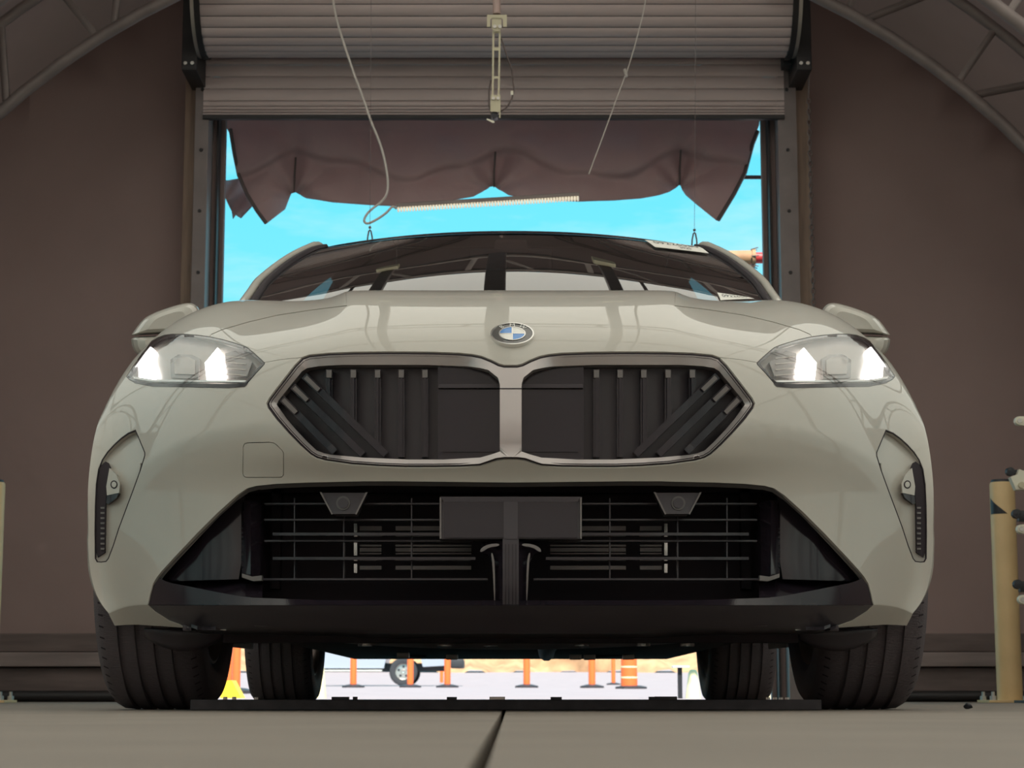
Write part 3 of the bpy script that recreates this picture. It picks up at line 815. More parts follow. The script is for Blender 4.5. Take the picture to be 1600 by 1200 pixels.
# ---- kidney grille
KID = [(17,607),(17,600),(20,590),(35,578),(48,575),(65,572.5),(131,570),(200,570),(265,570),(300,572),(318,575),(326,580),(340,597),(352,612),(361,623),(366,632),(352,652),(335,672),(318,690),(303,704),(292,708),(281,710.5),(231,715),(160,718),(105,718),(48,715),(30,710),(17,705.5),(17,660)]
def lerp_hole(rel):
    return rel
gr_full = mirror_poly(GRILLE)
gr_frame = offset_poly(resample(gr_full, 5, True), -4.6)
b = MB()
kids = [resample(KID, 5, True), resample([(-x, y) for x, y in KID], 5, True)]
pts, tris, loops = flat_region(gr_frame, kids, 50., inner=False)
oset = set(loops[0]); n = len(pts)
def frame_off(i, x, y):
    k = min(1., max(0., (abs(x) - 16.) / 70.)); k = k * k * (3 - 2 * k)
    if i in oset: return .003 - .007 * (1 - k)
    flat = .011 + .45 * (depth(6., 650.) - depth(x, y))
    return flat * (1 - k) + .022 * k
fr = [Q(x, y, frame_off(i, x, y)) for i, (x, y) in enumerate(pts)]
bk = [Vector((p.x, p.y + (.03 if i in oset else .04), p.z)) for i, p in enumerate(fr)]
b.v = [tuple(p) for p in fr + bk]; b.f = list(tris)
for lp in loops:
    k = len(lp); b.f += [(lp[i], lp[(i + 1) % k], lp[(i + 1) % k] + n, lp[i] + n) for i in range(k)]
gsur = b.build('grille_surround', 'satin_metal', car, smooth=40)
gsur['label'] = 'satin silver double-kidney grille frame'
slab('frame_gap', gr_full, .0055, .012, 'matt_black', 1, gsur, 6., holes=[offset_poly(resample(gr_full, 6, True), -7.)])
slab('centre_joint', [(-17.5, 606.3), (17.5, 606.3), (17.5, 607.7), (-17.5, 607.7)], lambda x, y: .0098 + .45 * (depth(6., 650.) - depth(x, y)), .004, 'matt_black', 1, gsur)
def upright(o):
    return lambda x, y: depth(min(abs(x), 330.), 650.) + .030 + o - depth(x, y)
for s in (-1, 1):
    back = slab('kidney_back', offset_poly(KID, 5), upright(.075), .02, 'satin_black', s, None, 14.)
    for dx, yb in ((134, 714), (171, 714), (208, 700), (246, 662), (284, 622)):
        sl = slab('grille_slat', [(dx - 5, 577), (dx + 5, 577), (dx + 5, yb), (dx - 5, yb)], upright(0.040), .03, 'gloss_black', s, None, 14.)
        slab('slat_ridge', [(dx - 1.6, 579), (dx + 1.6, 579), (dx + 1.6, yb), (dx - 1.6, yb)], upright(0.034), .008, 'gloss_black', s, sl, 14.)
        slab('slat_clip', [(dx - 4, 578), (dx + 4, 578), (dx + 4, 590), (dx - 4, 590)], upright(0.033), .008, 'rad_grey', s, sl, 14.)
    for (x0, y0), (x1, y1) in (((323, 587), (195, 710)), ((341, 603), (231, 710)), ((358, 622), (275, 706))):
        d = Vector((x1 - x0, y1 - y0)).normalized(); nn = Vector((-d.y, d.x)) * 5.5
        sl = slab('grille_slat', [(x0 + nn.x, y0 + nn.y), (x1 + nn.x, y1 + nn.y), (x1 - nn.x, y1 - nn.y), (x0 - nn.x, y0 - nn.y)], upright(0.030), .03, 'gloss_black', s, None, 14.)
        e = Vector((x0, y0)) + d * 32; n2 = nn * .62
        a0 = Vector((x0, y0)) + d * 3
        slab('slat_clip', [(a0.x + n2.x, a0.y + n2.y), (e.x + n2.x, e.y + n2.y), (e.x - n2.x, e.y - n2.y), (a0.x - n2.x, a0.y - n2.y)], upright(0.023), .008, 'rad_grey', s, sl, 14.)
    sp = slab('sensor_panel', [(14, 576), (114, 571), (114, 718), (14, 714)], upright(0.042), .03, 'gloss_black', s, None, 14.)
    slab('panel_ledge', [(14, 600), (113, 600), (113, 606), (14, 606)], upright(0.030), .02, 'satin_black', s, sp, 14.)
    slab('panel_face', [(16, 609), (107, 609), (107, 706), (16, 706)], upright(0.037), .008, 'gloss_black', s, sp, 14.)
    slab('slat_rail', [(114, 664), (300, 664), (300, 669), (114, 669)], upright(0.084), .012, 'matt_black', s, None, 14.)

# ---- emblem on the hood
ec, eidx = hit(0.2, 524)
eu, ev = uv_of(ec, eidx)
en = Vector(surf_n([0.02], [ev])[0] * NS_SIGN); en.x = 0; en.normalize()
ec = Vector((0.003, ec.y, ec.z))
ex = Vector((1, 0, 0)); ey = en.cross(ex).normalized()
if ey.z < 0: ey = -ey
def on_emblem(x, y, h): return ec + ex * x + ey * y + en * h
ER = .0415
def ring_disc(r0, r1, h0, h1, a0=0., a1=2 * PI, n=48):
    b = MB(); full = abs(a1 - a0 - 2 * PI) < 1e-6
    aa = [a0 + (a1 - a0) * i / n for i in range(n if full else n + 1)]
    def circ(r, h): return [on_emblem(r * math.cos(a), r * math.sin(a), h) for a in aa]
    b.strip(circ(r0, h0), circ(r0, h1), full); b.strip(circ(r0, h1), circ(r1, h1), full); b.strip(circ(r1, h1), circ(r1, h0), full); b.strip(circ(r1, h0), circ(r0, h0), full)
    if not full:
        for a in (a0, a1):
            q = [on_emblem(r * math.cos(a), r * math.sin(a), h) for r, h in ((r0, h0), (r0, h1), (r1, h1), (r1, h0))]; b.add(q, [(0, 1, 2, 3)])
    return b
emb = ring_disc(ER * .62, ER, -.004, .0035).build('emblem', 'emblem_ring', car, smooth=40)
emb['label'] = 'round blue and white emblem with a black lettered ring'
ring_disc(ER * .965, ER * 1.03, -.004, .0050).build('outer_ring', 'chrome', emb, smooth=40)
ring_disc(ER * .585, ER * .635, -.002, .0050).build('inner_ring', 'chrome', emb, smooth=40)
for k, mm in enumerate(('emblem_white', 'emblem_blue', 'emblem_white', 'emblem_blue')):
    ring_disc(.0005, ER * .59, -.002, .0042, k * PI / 2 + .012, (k + 1) * PI / 2 - .012, 12).build('quarter', mm, emb, smooth=40)
for k in range(4):
    a = k * PI / 2; d = (math.cos(a), math.sin(a)); q = (-d[1], d[0]); w = .0011
    vs = [on_emblem(d[0] * r + q[0] * t, d[1] * r + q[1] * t, h) for h in (.0035, .0047) for r, t in ((0, -w), (ER * .59, -w), (ER * .59, w), (0, w))]
    MB().add(vs, [(0, 1, 2, 3), (4, 5, 6, 7), (0, 1, 5, 4), (1, 2, 6, 5), (2, 3, 7, 6), (3, 0, 4, 7)]).build('cross_bar', 'chrome', emb)
for chh, ang in (('B', 128), ('M', 90), ('W', 52)):
    vs, fs = text_shape(chh, ER * .36); a = math.radians(ang); rot = a - PI / 2; c, sn = math.cos(rot), math.sin(rot); R0 = ER * .80
    MB().add([on_emblem(R0 * math.cos(a) + v.x * c - v.y * sn, R0 * math.sin(a) + v.x * sn + v.y * c, .0044) for v in vs], fs).build('letter', 'emblem_white', emb, fix=False)

# ---- headlights
DRL_IN = [(478,567),(458,543),(455,546),(451,563),(450,580),(451,595),(475,595)]
DRL_OUT = [(583,563),(572,550),(562,542),(557,546),(561,556),(558,572),(556,592),(581,589)]
for s in (-1, 1):
    lamp = slab('headlight', offset_poly(resample(LAMP, 5, True), -1.0), .070, .01, 'lamp_housing', s, None, 9.)
    lamp['label'] = 'angular clear headlight with two bright light blades'
    ring_o = offset_poly(resample(LAMP, 5, True), -.6)
    slab('bezel', ring_o, .004, .05, 'gloss_black', s, lamp, 9., holes=[offset_poly(resample(LAMP, 5, True), -4.2)])
    slab('lower_border', [(411, 599), (440, 600), (560, 599), (590, 594.5), (588, 598.5), (560, 604), (440, 606), (416, 604)], -.002, .05, 'gloss_black', s, lamp, 9.)  # black border along the lamp's lower edge
    slab('chrome_strip', [(414, 594), (440, 594.3), (560, 593), (590, 588), (589, 591.5), (560, 596), (440, 597), (413, 597)], .018, .03, 'chrome', s, lamp, 9.)
    slab('chrome_strip', [(397, 582), (414, 595), (411, 597), (395, 583)], .018, .03, 'chrome', s, lamp, 9.)
    for nm, dr in (('light_blade', DRL_IN), ('light_blade', DRL_OUT)):
        slab(nm, dr, .030, .03, 'drl', s, lamp, 9.)
    # projector block and reflector steps between the blades
    slab('projector', [(486, 560), (498, 554), (520, 554), (532, 562), (531, 590), (488, 592)], .048, .02, 'lamp_dark', s, lamp, 9.)
    slab('projector_lens', [(493, 563), (502, 558), (518, 558), (526, 564), (525, 584), (494, 585)], .040, .02, 'lamp_housing', s, lamp, 9.)
    slab('inner_step', [(446, 552), (430, 548), (404, 566), (412, 588), (446, 592)], .050, .02, 'lamp_dark', s, lamp, 9.)
    for k in range(4):
        y = 556 + k * 9
        slab('reflector_rib', [(445, y), (414, y + 3), (414, y + 4.5), (445, y + 1.5)], .046, .008, 'lamp_housing', s, lamp, 12.)
    lens_o = offset_poly(resample(LAMP, 5, True), -1.5)
    pts, tris, _ = flat_region(lens_o, [], 8.)
    bq = MB().add([Q(x, y, .0015, s) for x, y in pts], tris)
    lo = bq.build('lens', 'lens_glass', lamp, smooth=180)
    if sum(p.normal.y for p in lo.data.polygons) > 0: lo.data.flip_normals()

# ---- air curtains beside the bumper
for s in (-1, 1):
    ac = slab('air_curtain', offset_poly(resample(CURT, 4, True), .8), lambda x, y: .008 + .032 * max(0., (648 - x) / 78.), .010, 'car_paint', s, None, 7.)
    slab('shadow_gap', offset_poly(resample(CURT, 4, True), -.2), .001, .012, 'matt_black', s, ac, 7., holes=[offset_poly(resample(CURT, 4, True), -1.6)])
    slab('slot', [(633, 721), (629, 723), (626, 730), (631, 760), (633, 790), (634, 863), (645, 871), (648, 862), (648, 780), (645, 745), (640, 727)], .004, .015, 'matt_black', s, ac, 7.)
    for k in range(9):
        y = 792 + k * 8
        slab('slot_rib', [(635, y), (641, y), (641, y + 3), (635, y + 3)], .002, .006, 'rad_grey', s, ac, 9.)
    pod = slab('sensor_pod', [(627, 731), (617, 741), (611, 755), (612, 770), (631, 774), (632, 760)], -.002, .02, 'car_paint', s, ac, 7.)
    slab('pod_shadow', [(612, 769), (616, 778), (629, 788), (632, 786), (631, 773)], .000, .018, 'gloss_black', s, ac, 7.)
    slab('sensor', [(620 + 5.5 * math.cos(t), 757 + 6.5 * math.sin(t)) for t in np.linspace(0, 2 * PI, 17)[:-1]], -.004, .008, 'matt_black', s, pod, 20.)
    slab('sensor', [(620 + 3.8 * math.cos(t), 757 + 4.6 * math.sin(t)) for t in np.linspace(0, 2 * PI, 17)[:-1]], -.0055, .008, 'car_paint', s, pod, 20.)

# ---- lower intake
MB().box(-.60, .60, 4.24, 4.30, .14, .66).build('core_panel', 'matt_black', car)
top = [(x, y) for x, y in INTAKE_TOP]
trim_out = [(-x, y) for x, y in top[::-1] if x > .01] + top                     # left corner, over the top, right corner
trim_in = [(x * .993 if abs(x) > 380 else x, y + (6.5 if abs(x) < 400 else 6.)) for x, y in trim_out]
a = resample(trim_out, 8); 
def in_pt(x, y):
    if abs(x) <= 395: return (x, y + 7)
    if abs(x) < 430: return (x - math.copysign(3.5, x), y + 6)
    return (x - math.copysign(6, x), y + 3.0)
b = MB()
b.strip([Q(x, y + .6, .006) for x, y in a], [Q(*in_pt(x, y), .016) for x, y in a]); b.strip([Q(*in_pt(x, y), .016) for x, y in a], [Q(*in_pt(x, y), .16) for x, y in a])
itr = b.build('intake_trim', 'trim_sheen_ring_grey', car, smooth=40)
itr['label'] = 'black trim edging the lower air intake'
# gloss blade along the foot of the intake, facing up and forward
bl_out = [(-567, 945), (-540, 945), (-480, 945), (-400, 945), (-200, 945), (0, 945), (200, 945), (400, 945), (480, 945), (540, 945), (567, 945)]
bo = resample(bl_out, 12)
def blade_top(x):
    t = abs(x)
    pts = [(0, 938), (200, 938), (300, 937.5), (400, 934), (428, 931), (480, 921), (536, 910), (551, 902), (559, 916), (567, 944)]
    for (a0, y0), (a1, y1) in zip(pts, pts[1:]):
        if a0 <= t <= a1: return y0 + (y1 - y0) * (t - a0) / (a1 - a0)
    return 944
b = MB()
b.strip([Q(x, 945.5, .002) for x, y in bo], [Q(x, blade_top(x), .004 + .02 * (1 - (abs(x) / 570.) ** 2)) for x, y in bo])
b.strip([Q(x, blade_top(x), .004 + .02 * (1 - (abs(x) / 570.) ** 2)) for x, y in bo], [Q(x, blade_top(x) + 2, .20) for x, y in bo])
b.build('intake_blade', 'gloss_black', car, smooth=30)
# black chin below
chin = [(x, y) for x, y in CHIN]
cho = [(-x, y) for x, y in chin[::-1]] + chin
b = MB(); rows = []
for t in np.linspace(0, 1, 9):
    row = []
    for x in np.linspace(-566, 566, 120):
        yb = 946 + 44 * min(1., (566 - abs(x)) / 80. + .02) ** .75
        y = 946 + (yb - 946) * t
        row.append(Q(x, y, .004 + .0 * t))
    rows.append(row)
b.grid(rows); b.grid([rows[-1], [Vector((p.x * .98, p.y + .5, max(.148, p.z - .002))) for p in rows[-1]]])
b.build('chin_valance', 'satin_black', car, smooth=40)
for s in (-1, 1):
    # closed duct panel and upright post at each end
    dp = slab('duct_panel', [(415, 772), (440, 790), (480, 830), (525, 875), (537, 903), (530, 908), (425, 905), (421, 880)], lambda x, y: .05 + .05 * max(0, (480 - x) / 70.), .01, 'gloss_black', s, None, 9.)
    slab('duct_floor', [(388, 908), (425, 905), (536, 909), (480, 921), (428, 931), (388, 934)], lambda x, y: .03 + .10 * max(0., (931 - y) / 26.), .01, 'gloss_black', s, None, 9.)
    ps = [(389, 784), (404, 782), (418, 782), (421, 800), (421, 880), (420, 902), (403, 908), (389, 907)]
    po = slab('upright_post', ps, lambda x, y: .045 + .03 * abs(x - 408) / 14., .10, 'gloss_black', s, None, 7.)
    slab('post_foot', [(389, 899), (404, 901), (420, 896), (420, 902), (403, 908), (389, 907)], .036, .02, 'rad_grey', s, po, 9.)
    # bracket with parking sensor
    br = slab('sensor_bracket', [(226, 770), (296, 770), (278, 803), (242, 803)], .020, .06, 'satin_black', s, None, 12.)
    slab('bracket_edge', [(223.5, 769), (226.5, 769), (243, 803), (241, 804)], .017, .01, 'rad_grey', s, br, 12.)
    slab('bracket_edge', [(298.5, 769), (295.5, 769), (278, 803), (280, 804)], .017, .01, 'rad_grey', s, br, 12.)
    for r0, mm, of in ((11, 'trim_sheen_ring_grey', .017), (8, 'satin_black', .014)):
        slab('sensor', [(262 + r0 * math.cos(t), 786 + r0 * math.sin(t)) for t in np.linspace(0, 2 * PI, 21)[:-1]], of, .02, mm, s, br, 30.)
    # horizontal bars
    for y, h, of, mm, x0, x1 in ((834.5, 4.5, .055, 'gloss_black', 60, 372), (872.5, 4.5, .055, 'gloss_black', 55, 372), (845, 2.5, .08, 'satin_black', 60, 385), (787, 2.5, .08, 'satin_black', 112, 385), (812, 2.5, .08, 'satin_black', 112, 385), (905, 3, .08, 'satin_black', 36, 388)):
        slab('intake_bar', [(x0, y - h / 2), (x1, y - h / 2), (x1, y + h / 2), (x0, y + h / 2)], of, .03, mm, s, None, 30.)
    for dx in (155, 261, 338):
        slab('intake_upright', [(dx - 1, 778), (dx + 1, 778), (dx + 1, 905), (dx - 1, 905)], .085, .02, 'satin_black', s, None, 30.)
    # shutter vanes behind
    for y0, y1 in ((822, 829), (851, 854), (856, 862), (864, 866), (884, 890)):
        for x0, x1 in ((62, 180), (202, 236)):
            slab('radiator_vane', [(x0, y0), (x1, y0), (x1, y1), (x0, y1)], .20, .02, 'rad_grey', s, None, 40.)
    for y0, y1 in ((818, 832), (848, 868), (881, 895)):
        slab('vane_hinge', [(240, y0), (245, y0), (245, y1), (240, y1)], .19, .02, 'silver_foil', s, None, 40.)
# plate-shaped radar cover and its post
pc = slab('radar_cover', [(-111, 777), (111, 777), (111, 842), (-111, 842)], .012, .05, 'satin_black', 1, None, 14.)
pc['label'] = 'black rectangular cover in the middle of the intake'
slab('cover_face', [(-104, 784), (104, 784), (104, 840), (-104, 840)], .008, .02, 'gloss_black', 1, pc, 14.)
slab('cover_edge', [(-111, 776), (111, 776), (104, 784), (-104, 784)], .007, .02, 'satin_black', 1, pc, 14.)
slab('cover_edge', [(-111, 777), (-108.5, 778), (-108.5, 841), (-111, 842)], .005, .01, 'rad_grey', 1, pc, 14.)
slab('cover_edge', [(111, 777), (108.5, 778), (108.5, 841), (111, 842)], .005, .01, 'rad_grey', 1, pc, 14.)
slab('cover_rib', [(-11, 784), (11, 784), (11, 842), (-11, 842)], .004, .02, 'satin_black', 1, pc, 14.)
cp = slab('centre_post', [(-12.5, 842), (12.5, 842), (12.5, 946), (-12.5, 946)], .006, .08, 'satin_black', 1, None, 12.)
for x in (-8, -3, 3, 8):
    slab('post_groove', [(x - .8, 850), (x + .8, 850), (x + .8, 945), (x - .8, 945)], .004, .006, 'gloss_black', 1, cp, 20.)
for s in (-1, 1):
    cb = slab('post_cheek', [(13, 845), (45, 847), (47, 862), (36, 866), (29, 880), (27, 905), (27, 938), (13, 942)], lambda x, y: .014 + .05 * max(0., (x - 13) / 30.), .06, 'gloss_black', s, None, 8.)
    slab('cheek_edge', rounded([(24, 938), (26, 938), (28.5, 880), (31, 864), (28, 864), (25, 880)], 1), .016, .01, 'rad_grey', s, cb, 10.)
    slab('cheek_edge', rounded([(18, 849), (34, 850), (46, 856), (48, 862), (44, 862), (34, 855), (18, 853)], 1), .012, .01, 'rad_grey', s, cb, 10.)

# ---- greenhouse
def lerp_path(path, t):
    n = len(path) - 1; x = min(max(t, 0), 1) * n; i = min(int(x), n - 1); f = x - i
    p0, p1, p2, p3 = [Vector(path[max(0, min(n, i + k))]) for k in (-1, 0, 1, 2)]
    return .5 * ((2 * p1) + (p2 - p0) * f + (2 * p0 - 5 * p1 + 4 * p2 - p3) * f * f + (3 * p1 - p0 - 3 * p2 + p3) * f ** 3)
def pil_pt(dx, y, Y):
    p = P(CXP + dx - 5, y + 4, Y); return (p.x, p.y, p.z)
PIL = [(.800, 5.0, .970), pil_pt(436, 481, 5.28), pil_pt(429, 470, 5.36), pil_pt(418, 455, 5.46), pil_pt(402, 434, 5.62), pil_pt(365, 405, 5.90), pil_pt(331, 387, 6.12), pil_pt(310, 382.5, 6.25), (.598, 6.42, 1.418), (.588, 6.75, 1.408), (.58, 7.1, 1.372), (.60, 7.5, 1.285), (.66, 7.95, 1.10)]
PW = [p for p in PIL[:8]]
def pil_edge(a): return lerp_path(PW, a)
CB, CTp = Vector((0, 5.16, .985)), Vector((0, 5.985, 1.424))
def ws_point(a, t, s=1, out=0.):
    e = pil_edge(a); c = CB.lerp(CTp, a) + Vector((0, -.03, .035)) * math.sin(PI * a) * .3
    e = e + Vector((-.024, -.004, -.004))
    q = abs(t)
    w = q ** 2.1
    return Vector((e.x * t * s, c.y + (e.y - c.y) * w - out * .4, c.z + (e.z - c.z) * w + out))
b = MB(); b.grid([[ws_point(a, t) for t in np.linspace(-1, 1, 41)] for a in np.linspace(0, 1, 25)])
ws = b.build('windshield', 'windshield_glass', car, smooth=180, fix=False)
if sum(p.normal.z for p in ws.data.polygons) < 0: ws.data.flip_normals()
b = MB(); b.grid([[ws_point(a, t, 1, .003) for t in np.linspace(-1, 1, 41)] for a in (.965, .98, 1.0)])
b.build('header_band', 'gloss_black', ws, smooth=180)
for s in (-1, 1):
    pth = [lerp_path(PIL, t) for t in np.linspace(0, 1, 50)]
    # pillar and roof rail: flattened section
    secs = []
    for i, p in enumerate(pth):
        t = (pth[min(i + 1, 49)] - pth[max(i - 1, 0)]).normalized(); outw = Vector((1, -.15, .35)).normalized(); bb = t.cross(outw).normalized(); aa = bb.cross(t).normalized()
        secs.append([Vector(((p + aa * (-.010 + .014 * math.cos(k)) + bb * .021 * math.sin(k)).x * s, (p + aa * (-.010 + .014 * math.cos(k)) + bb * .021 * math.sin(k)).y, (p + aa * (-.010 + .014 * math.cos(k)) + bb * .021 * math.sin(k)).z)) for k in np.linspace(0, 2 * PI, 13)])
    MB().grid(secs).build('roof_pillar', 'car_paint', car, smooth=60)
    MB().tube([ws_point(a, .985, s, .003) for a in np.linspace(0, 1, 24)], .010, 6).build('pillar_seal', 'matt_black', car, smooth=60)
    # inside trim of the pillar
    b = MB(); b.strip([ws_point(a, 1.0, s, -.010) for a in np.linspace(0, 1, 24)], [ws_point(a, .80 + .10 * (1 - a), s, -.035) + Vector((0, .10, 0)) for a in np.linspace(0, 1, 24)])
    b.build('pillar_trim', 'interior', car, smooth=60)
rows = []
for i, (Y, z, xe, dz, w) in enumerate(((0, 0, 0, 0, 0), (6.12, 1.443, .615, .018, 1), (6.4, 1.453, .60, .027, 1), (6.8, 1.445, .588, .032, 1), (7.15, 1.412, .578, .040, 1), (7.4, 1.36, .582, .045, 1))):
    row = []
    for t in np.linspace(-1, 1, 31):
        if i == 0: row.append(ws_point(1.0, t, 1, .002))
        else: row.append(Vector((xe * t, Y + .10 * t * t * (1 if i == 1 else .2), z - dz * abs(t) ** 2.4)))
    rows.append(row)
MB().grid(rows).build('roof', 'car_paint', car, smooth=60)
MB().grid([[Vector((p.x * .985, p.y, p.z - .035)) for p in r] for r in rows[1:]]).build('headliner', 'interior', car, smooth=60)
b = MB(); b.grid([[Vector(((.582 + .10 * a) * t, 7.4 + .62 * a + .03 * t * t, 1.36 - .045 * t * t - .28 * a)) for t in np.linspace(-1, 1, 15)] for a in np.linspace(0, 1, 6)])
b.build('rear_window', 'windshield_glass', car, smooth=180)
# flanks
def flank_x(Y, z):
    x = .905 - .11 * max(0., (z - .60) / .42) ** 2 - .05 * max(0., (.36 - z) / .2) ** 2
    if Y < 5.55: x -= .016 * min(1., (5.55 - Y) / .2)
    if Y > 7.55: x -= .22 * (Y - 7.55) ** 2
    return x
arc = [(7.27 + .375 * math.cos(a), .335 + .375 * math.sin(a)) for a in np.linspace(-.35, PI + .35, 30)]
fk = [(4.965, .19), (4.966, .33), (4.965, .40), (4.93, .50), (4.93, .60), (5.08, .76), (5.20, .88), (5.30, .975), (5.7, 1.005), (6.4, 1.015), (7.2, 1.03), (7.8, 1.055), (8.2, 1.05), (8.36, .92), (8.40, .7), (8.38, .42), (8.25, .26), (7.75, .205)] + arc + [(6.84, .185), (5.5, .17)]
pts, tris, lps = flat_region(resample(fk, .08, True), [], .09)
for s in (-1, 1):
    b = MB().add([(s * flank_x(y, z), y, z) for y, z in pts], tris)
    fo = b.build('side_panel', 'car_paint', car, smooth=180)
    MB().grid([[(s * (.80 - .03 * abs(y - 6.4) * 0), y, 1.0 + .03 * (y - 5.5) / 2.3), (s * .77, y, 1.02 + .03 * (y - 5.5) / 2.3)] for y in (5.2, 6.0, 7.0, 7.7)]).build('waist_seal', 'matt_black', car)
    gl = [[lerp_path(PIL, t) for t in np.linspace(.12, .86, 20)]]
    top_r = [Vector((s * (p.x - .01), p.y, p.z - .01)) for p in gl[0]]; bot_r = [Vector((s * .785, p.y, 1.01 + .03 * (p.y - 5.5) / 2.3)) for p in gl[0]]
    MB().strip(top_r, bot_r).build('side_window', 'side_glass', car, smooth=60)
    for y0, y1, nm in ((6.62, 6.78, 'door_pillar'), (7.35, 7.75, 'rear_quarter')):
        tt = [lerp_path(PIL, t) for t in np.linspace(.5, 1, 60)]
        near = lambda yy: min(tt, key=lambda p: abs(p.y - yy))
        pa, pb = near(y0), near(y1)
        MB().add([(s * pa.x, pa.y, pa.z), (s * pb.x, pb.y, pb.z), (s * .79, y1, 1.02), (s * .79, y0, 1.02), (s * (pa.x - .04), pa.y, pa.z), (s * (pb.x - .04), pb.y, pb.z), (s * .75, y1, 1.02), (s * .75, y0, 1.02)],
                 [(0, 1, 2, 3), (4, 7, 6, 5), (0, 3, 7, 4), (1, 5, 6, 2), (0, 4, 5, 1), (3, 2, 6, 7)]).build(nm, 'gloss_black', car)
    for Y in (5.55, 6.68):                                   # door joints
        MB().tube([(s * (flank_x(Y, z) + .0005), Y + .02 * math.sin(z * 4), z) for z in np.linspace(.24, .99, 14)], .0025, 4).build('door_joint', 'matt_black', car)
        MB().box(*sorted((s * .905, s * .928)), Y + .78, Y + .98, .80, .825, .008).build('door_handle', 'car_paint', car, smooth=60)
    MB().box(*sorted((s * .80, s * .70)), 5.45, 7.3, .30, .99, .01).build('door_card', 'interior', car)
rr = [[Vector((xx * t, yy + .06 * t * t * 0 - .20 * abs(t) ** 4, zz)) for t in np.linspace(-1, 1, 25)] for xx, yy, zz in ((.70, 7.95, 1.085), (.73, 8.25, 1.075), (.75, 8.40, 1.04), (.77, 8.46, .85), (.80, 8.50, .60), (.80, 8.48, .40), (.76, 8.38, .25), (.70, 8.1, .22))]
MB().grid(rr).build('rear_end', 'car_paint', car, smooth=50)
# cabin
b = MB(); b.box(-.70, .70, 5.35, 5.85, .80, 1.0, .04); b.build('dashboard', 'interior', car, smooth=40)
MB().box(-.12, .10, 5.55, 5.60, 1.0, 1.11, .012).build('centre_screen', 'gloss_black', car)
MB().lathe([(.165, -.012), (.185, -.012), (.185, .012), (.165, .012)], 32, (.36, 5.95, .98), 'y', True).build('steering_wheel', 'interior', car, smooth=50)
for s in (-1, 1):
    b = MB(); b.box(s * .37 - .22, s * .37 + .22, 6.38, 6.52, .60, 1.16, .05); b.box(s * .37 - .24, s * .37 + .24, 6.05, 6.5, .45, .62, .05); b.build('seat', 'interior', car, smooth=50)
    MB().box(s * .37 - .13, s * .37 + .13, 6.46, 6.56, 1.18, 1.34, .04).build('headrest', 'interior', car, smooth=50)
MB().box(-.60, .60, 7.2, 7.45, .5, 1.12, .05).build('rear_seat', 'interior', car, smooth=50)
MB().box(-.05, .05, 5.93, 6.02, 1.335, 1.39, .012).build('mirror_mount', 'interior', car)
MB().box(-.125, .125, 5.90, 5.93, 1.29, 1.355, .012).build('rear_view_mirror', 'gloss_black', car)
# paper labels behind the glass
def glass_uv(px, py):
    """nearest windshield parameters to a pixel"""
    best = None
    for a in np.linspace(.02, 1, 60):
        for t in np.linspace(-1, 1, 90):
            q = project(ws_point(a, t)); d = (q[0] - px) ** 2 + (q[1] - py) ** 2
            if best is None or d < best[0]: best = (d, a, t)
    return best[1], best[2]
def glass_label(quad, txts, label):
    c = [glass_uv(*q) for q in quad]
    def at(u, v, h):
        a = (c[0][0] * (1 - u) + c[1][0] * u) * (1 - v) + (c[3][0] * (1 - u) + c[2][0] * u) * v
        t = (c[0][1] * (1 - u) + c[1][1] * u) * (1 - v) + (c[3][1] * (1 - u) + c[2][1] * u) * v
        return ws_point(a, t, 1, h)
    b = MB(); b.grid([[at(u, v, .005) for u in np.linspace(0, 1, 9)] for v in np.linspace(0, 1, 5)])
    b.grid([[at(u, v, .0042) for u in np.linspace(0, 1, 9)] for v in np.linspace(0, 1, 5)])
    o = b.build('paper_label', 'sticker', ws, fix=False); o['label'] = label
    for txt, cu, cv, sz in txts:
        vs, fs = text_shape(txt, 1.0)
        wd = max(v.x for v in vs) - min(v.x for v in vs)
        MB().add([at(cu + v.x * sz / wd, cv - v.y * sz / wd * 2.6, .0056) for v in vs], fs).build('print', 'sticker_ink', ws, fix=False)
glass_label([(1009, 376.5), (1090, 385.5), (1109, 398.5), (1025, 387.5)], [('09226580', .52, .36, .84), ('2025', .62, .76, .22)], 'white paper label with dark digits at the top of the windshield')
glass_label([(1121, 461), (1166, 467), (1176, 471.5), (1129, 472)], [('0922650', .5, .40, .8)], 'white paper label with small print at the foot of the windshield')

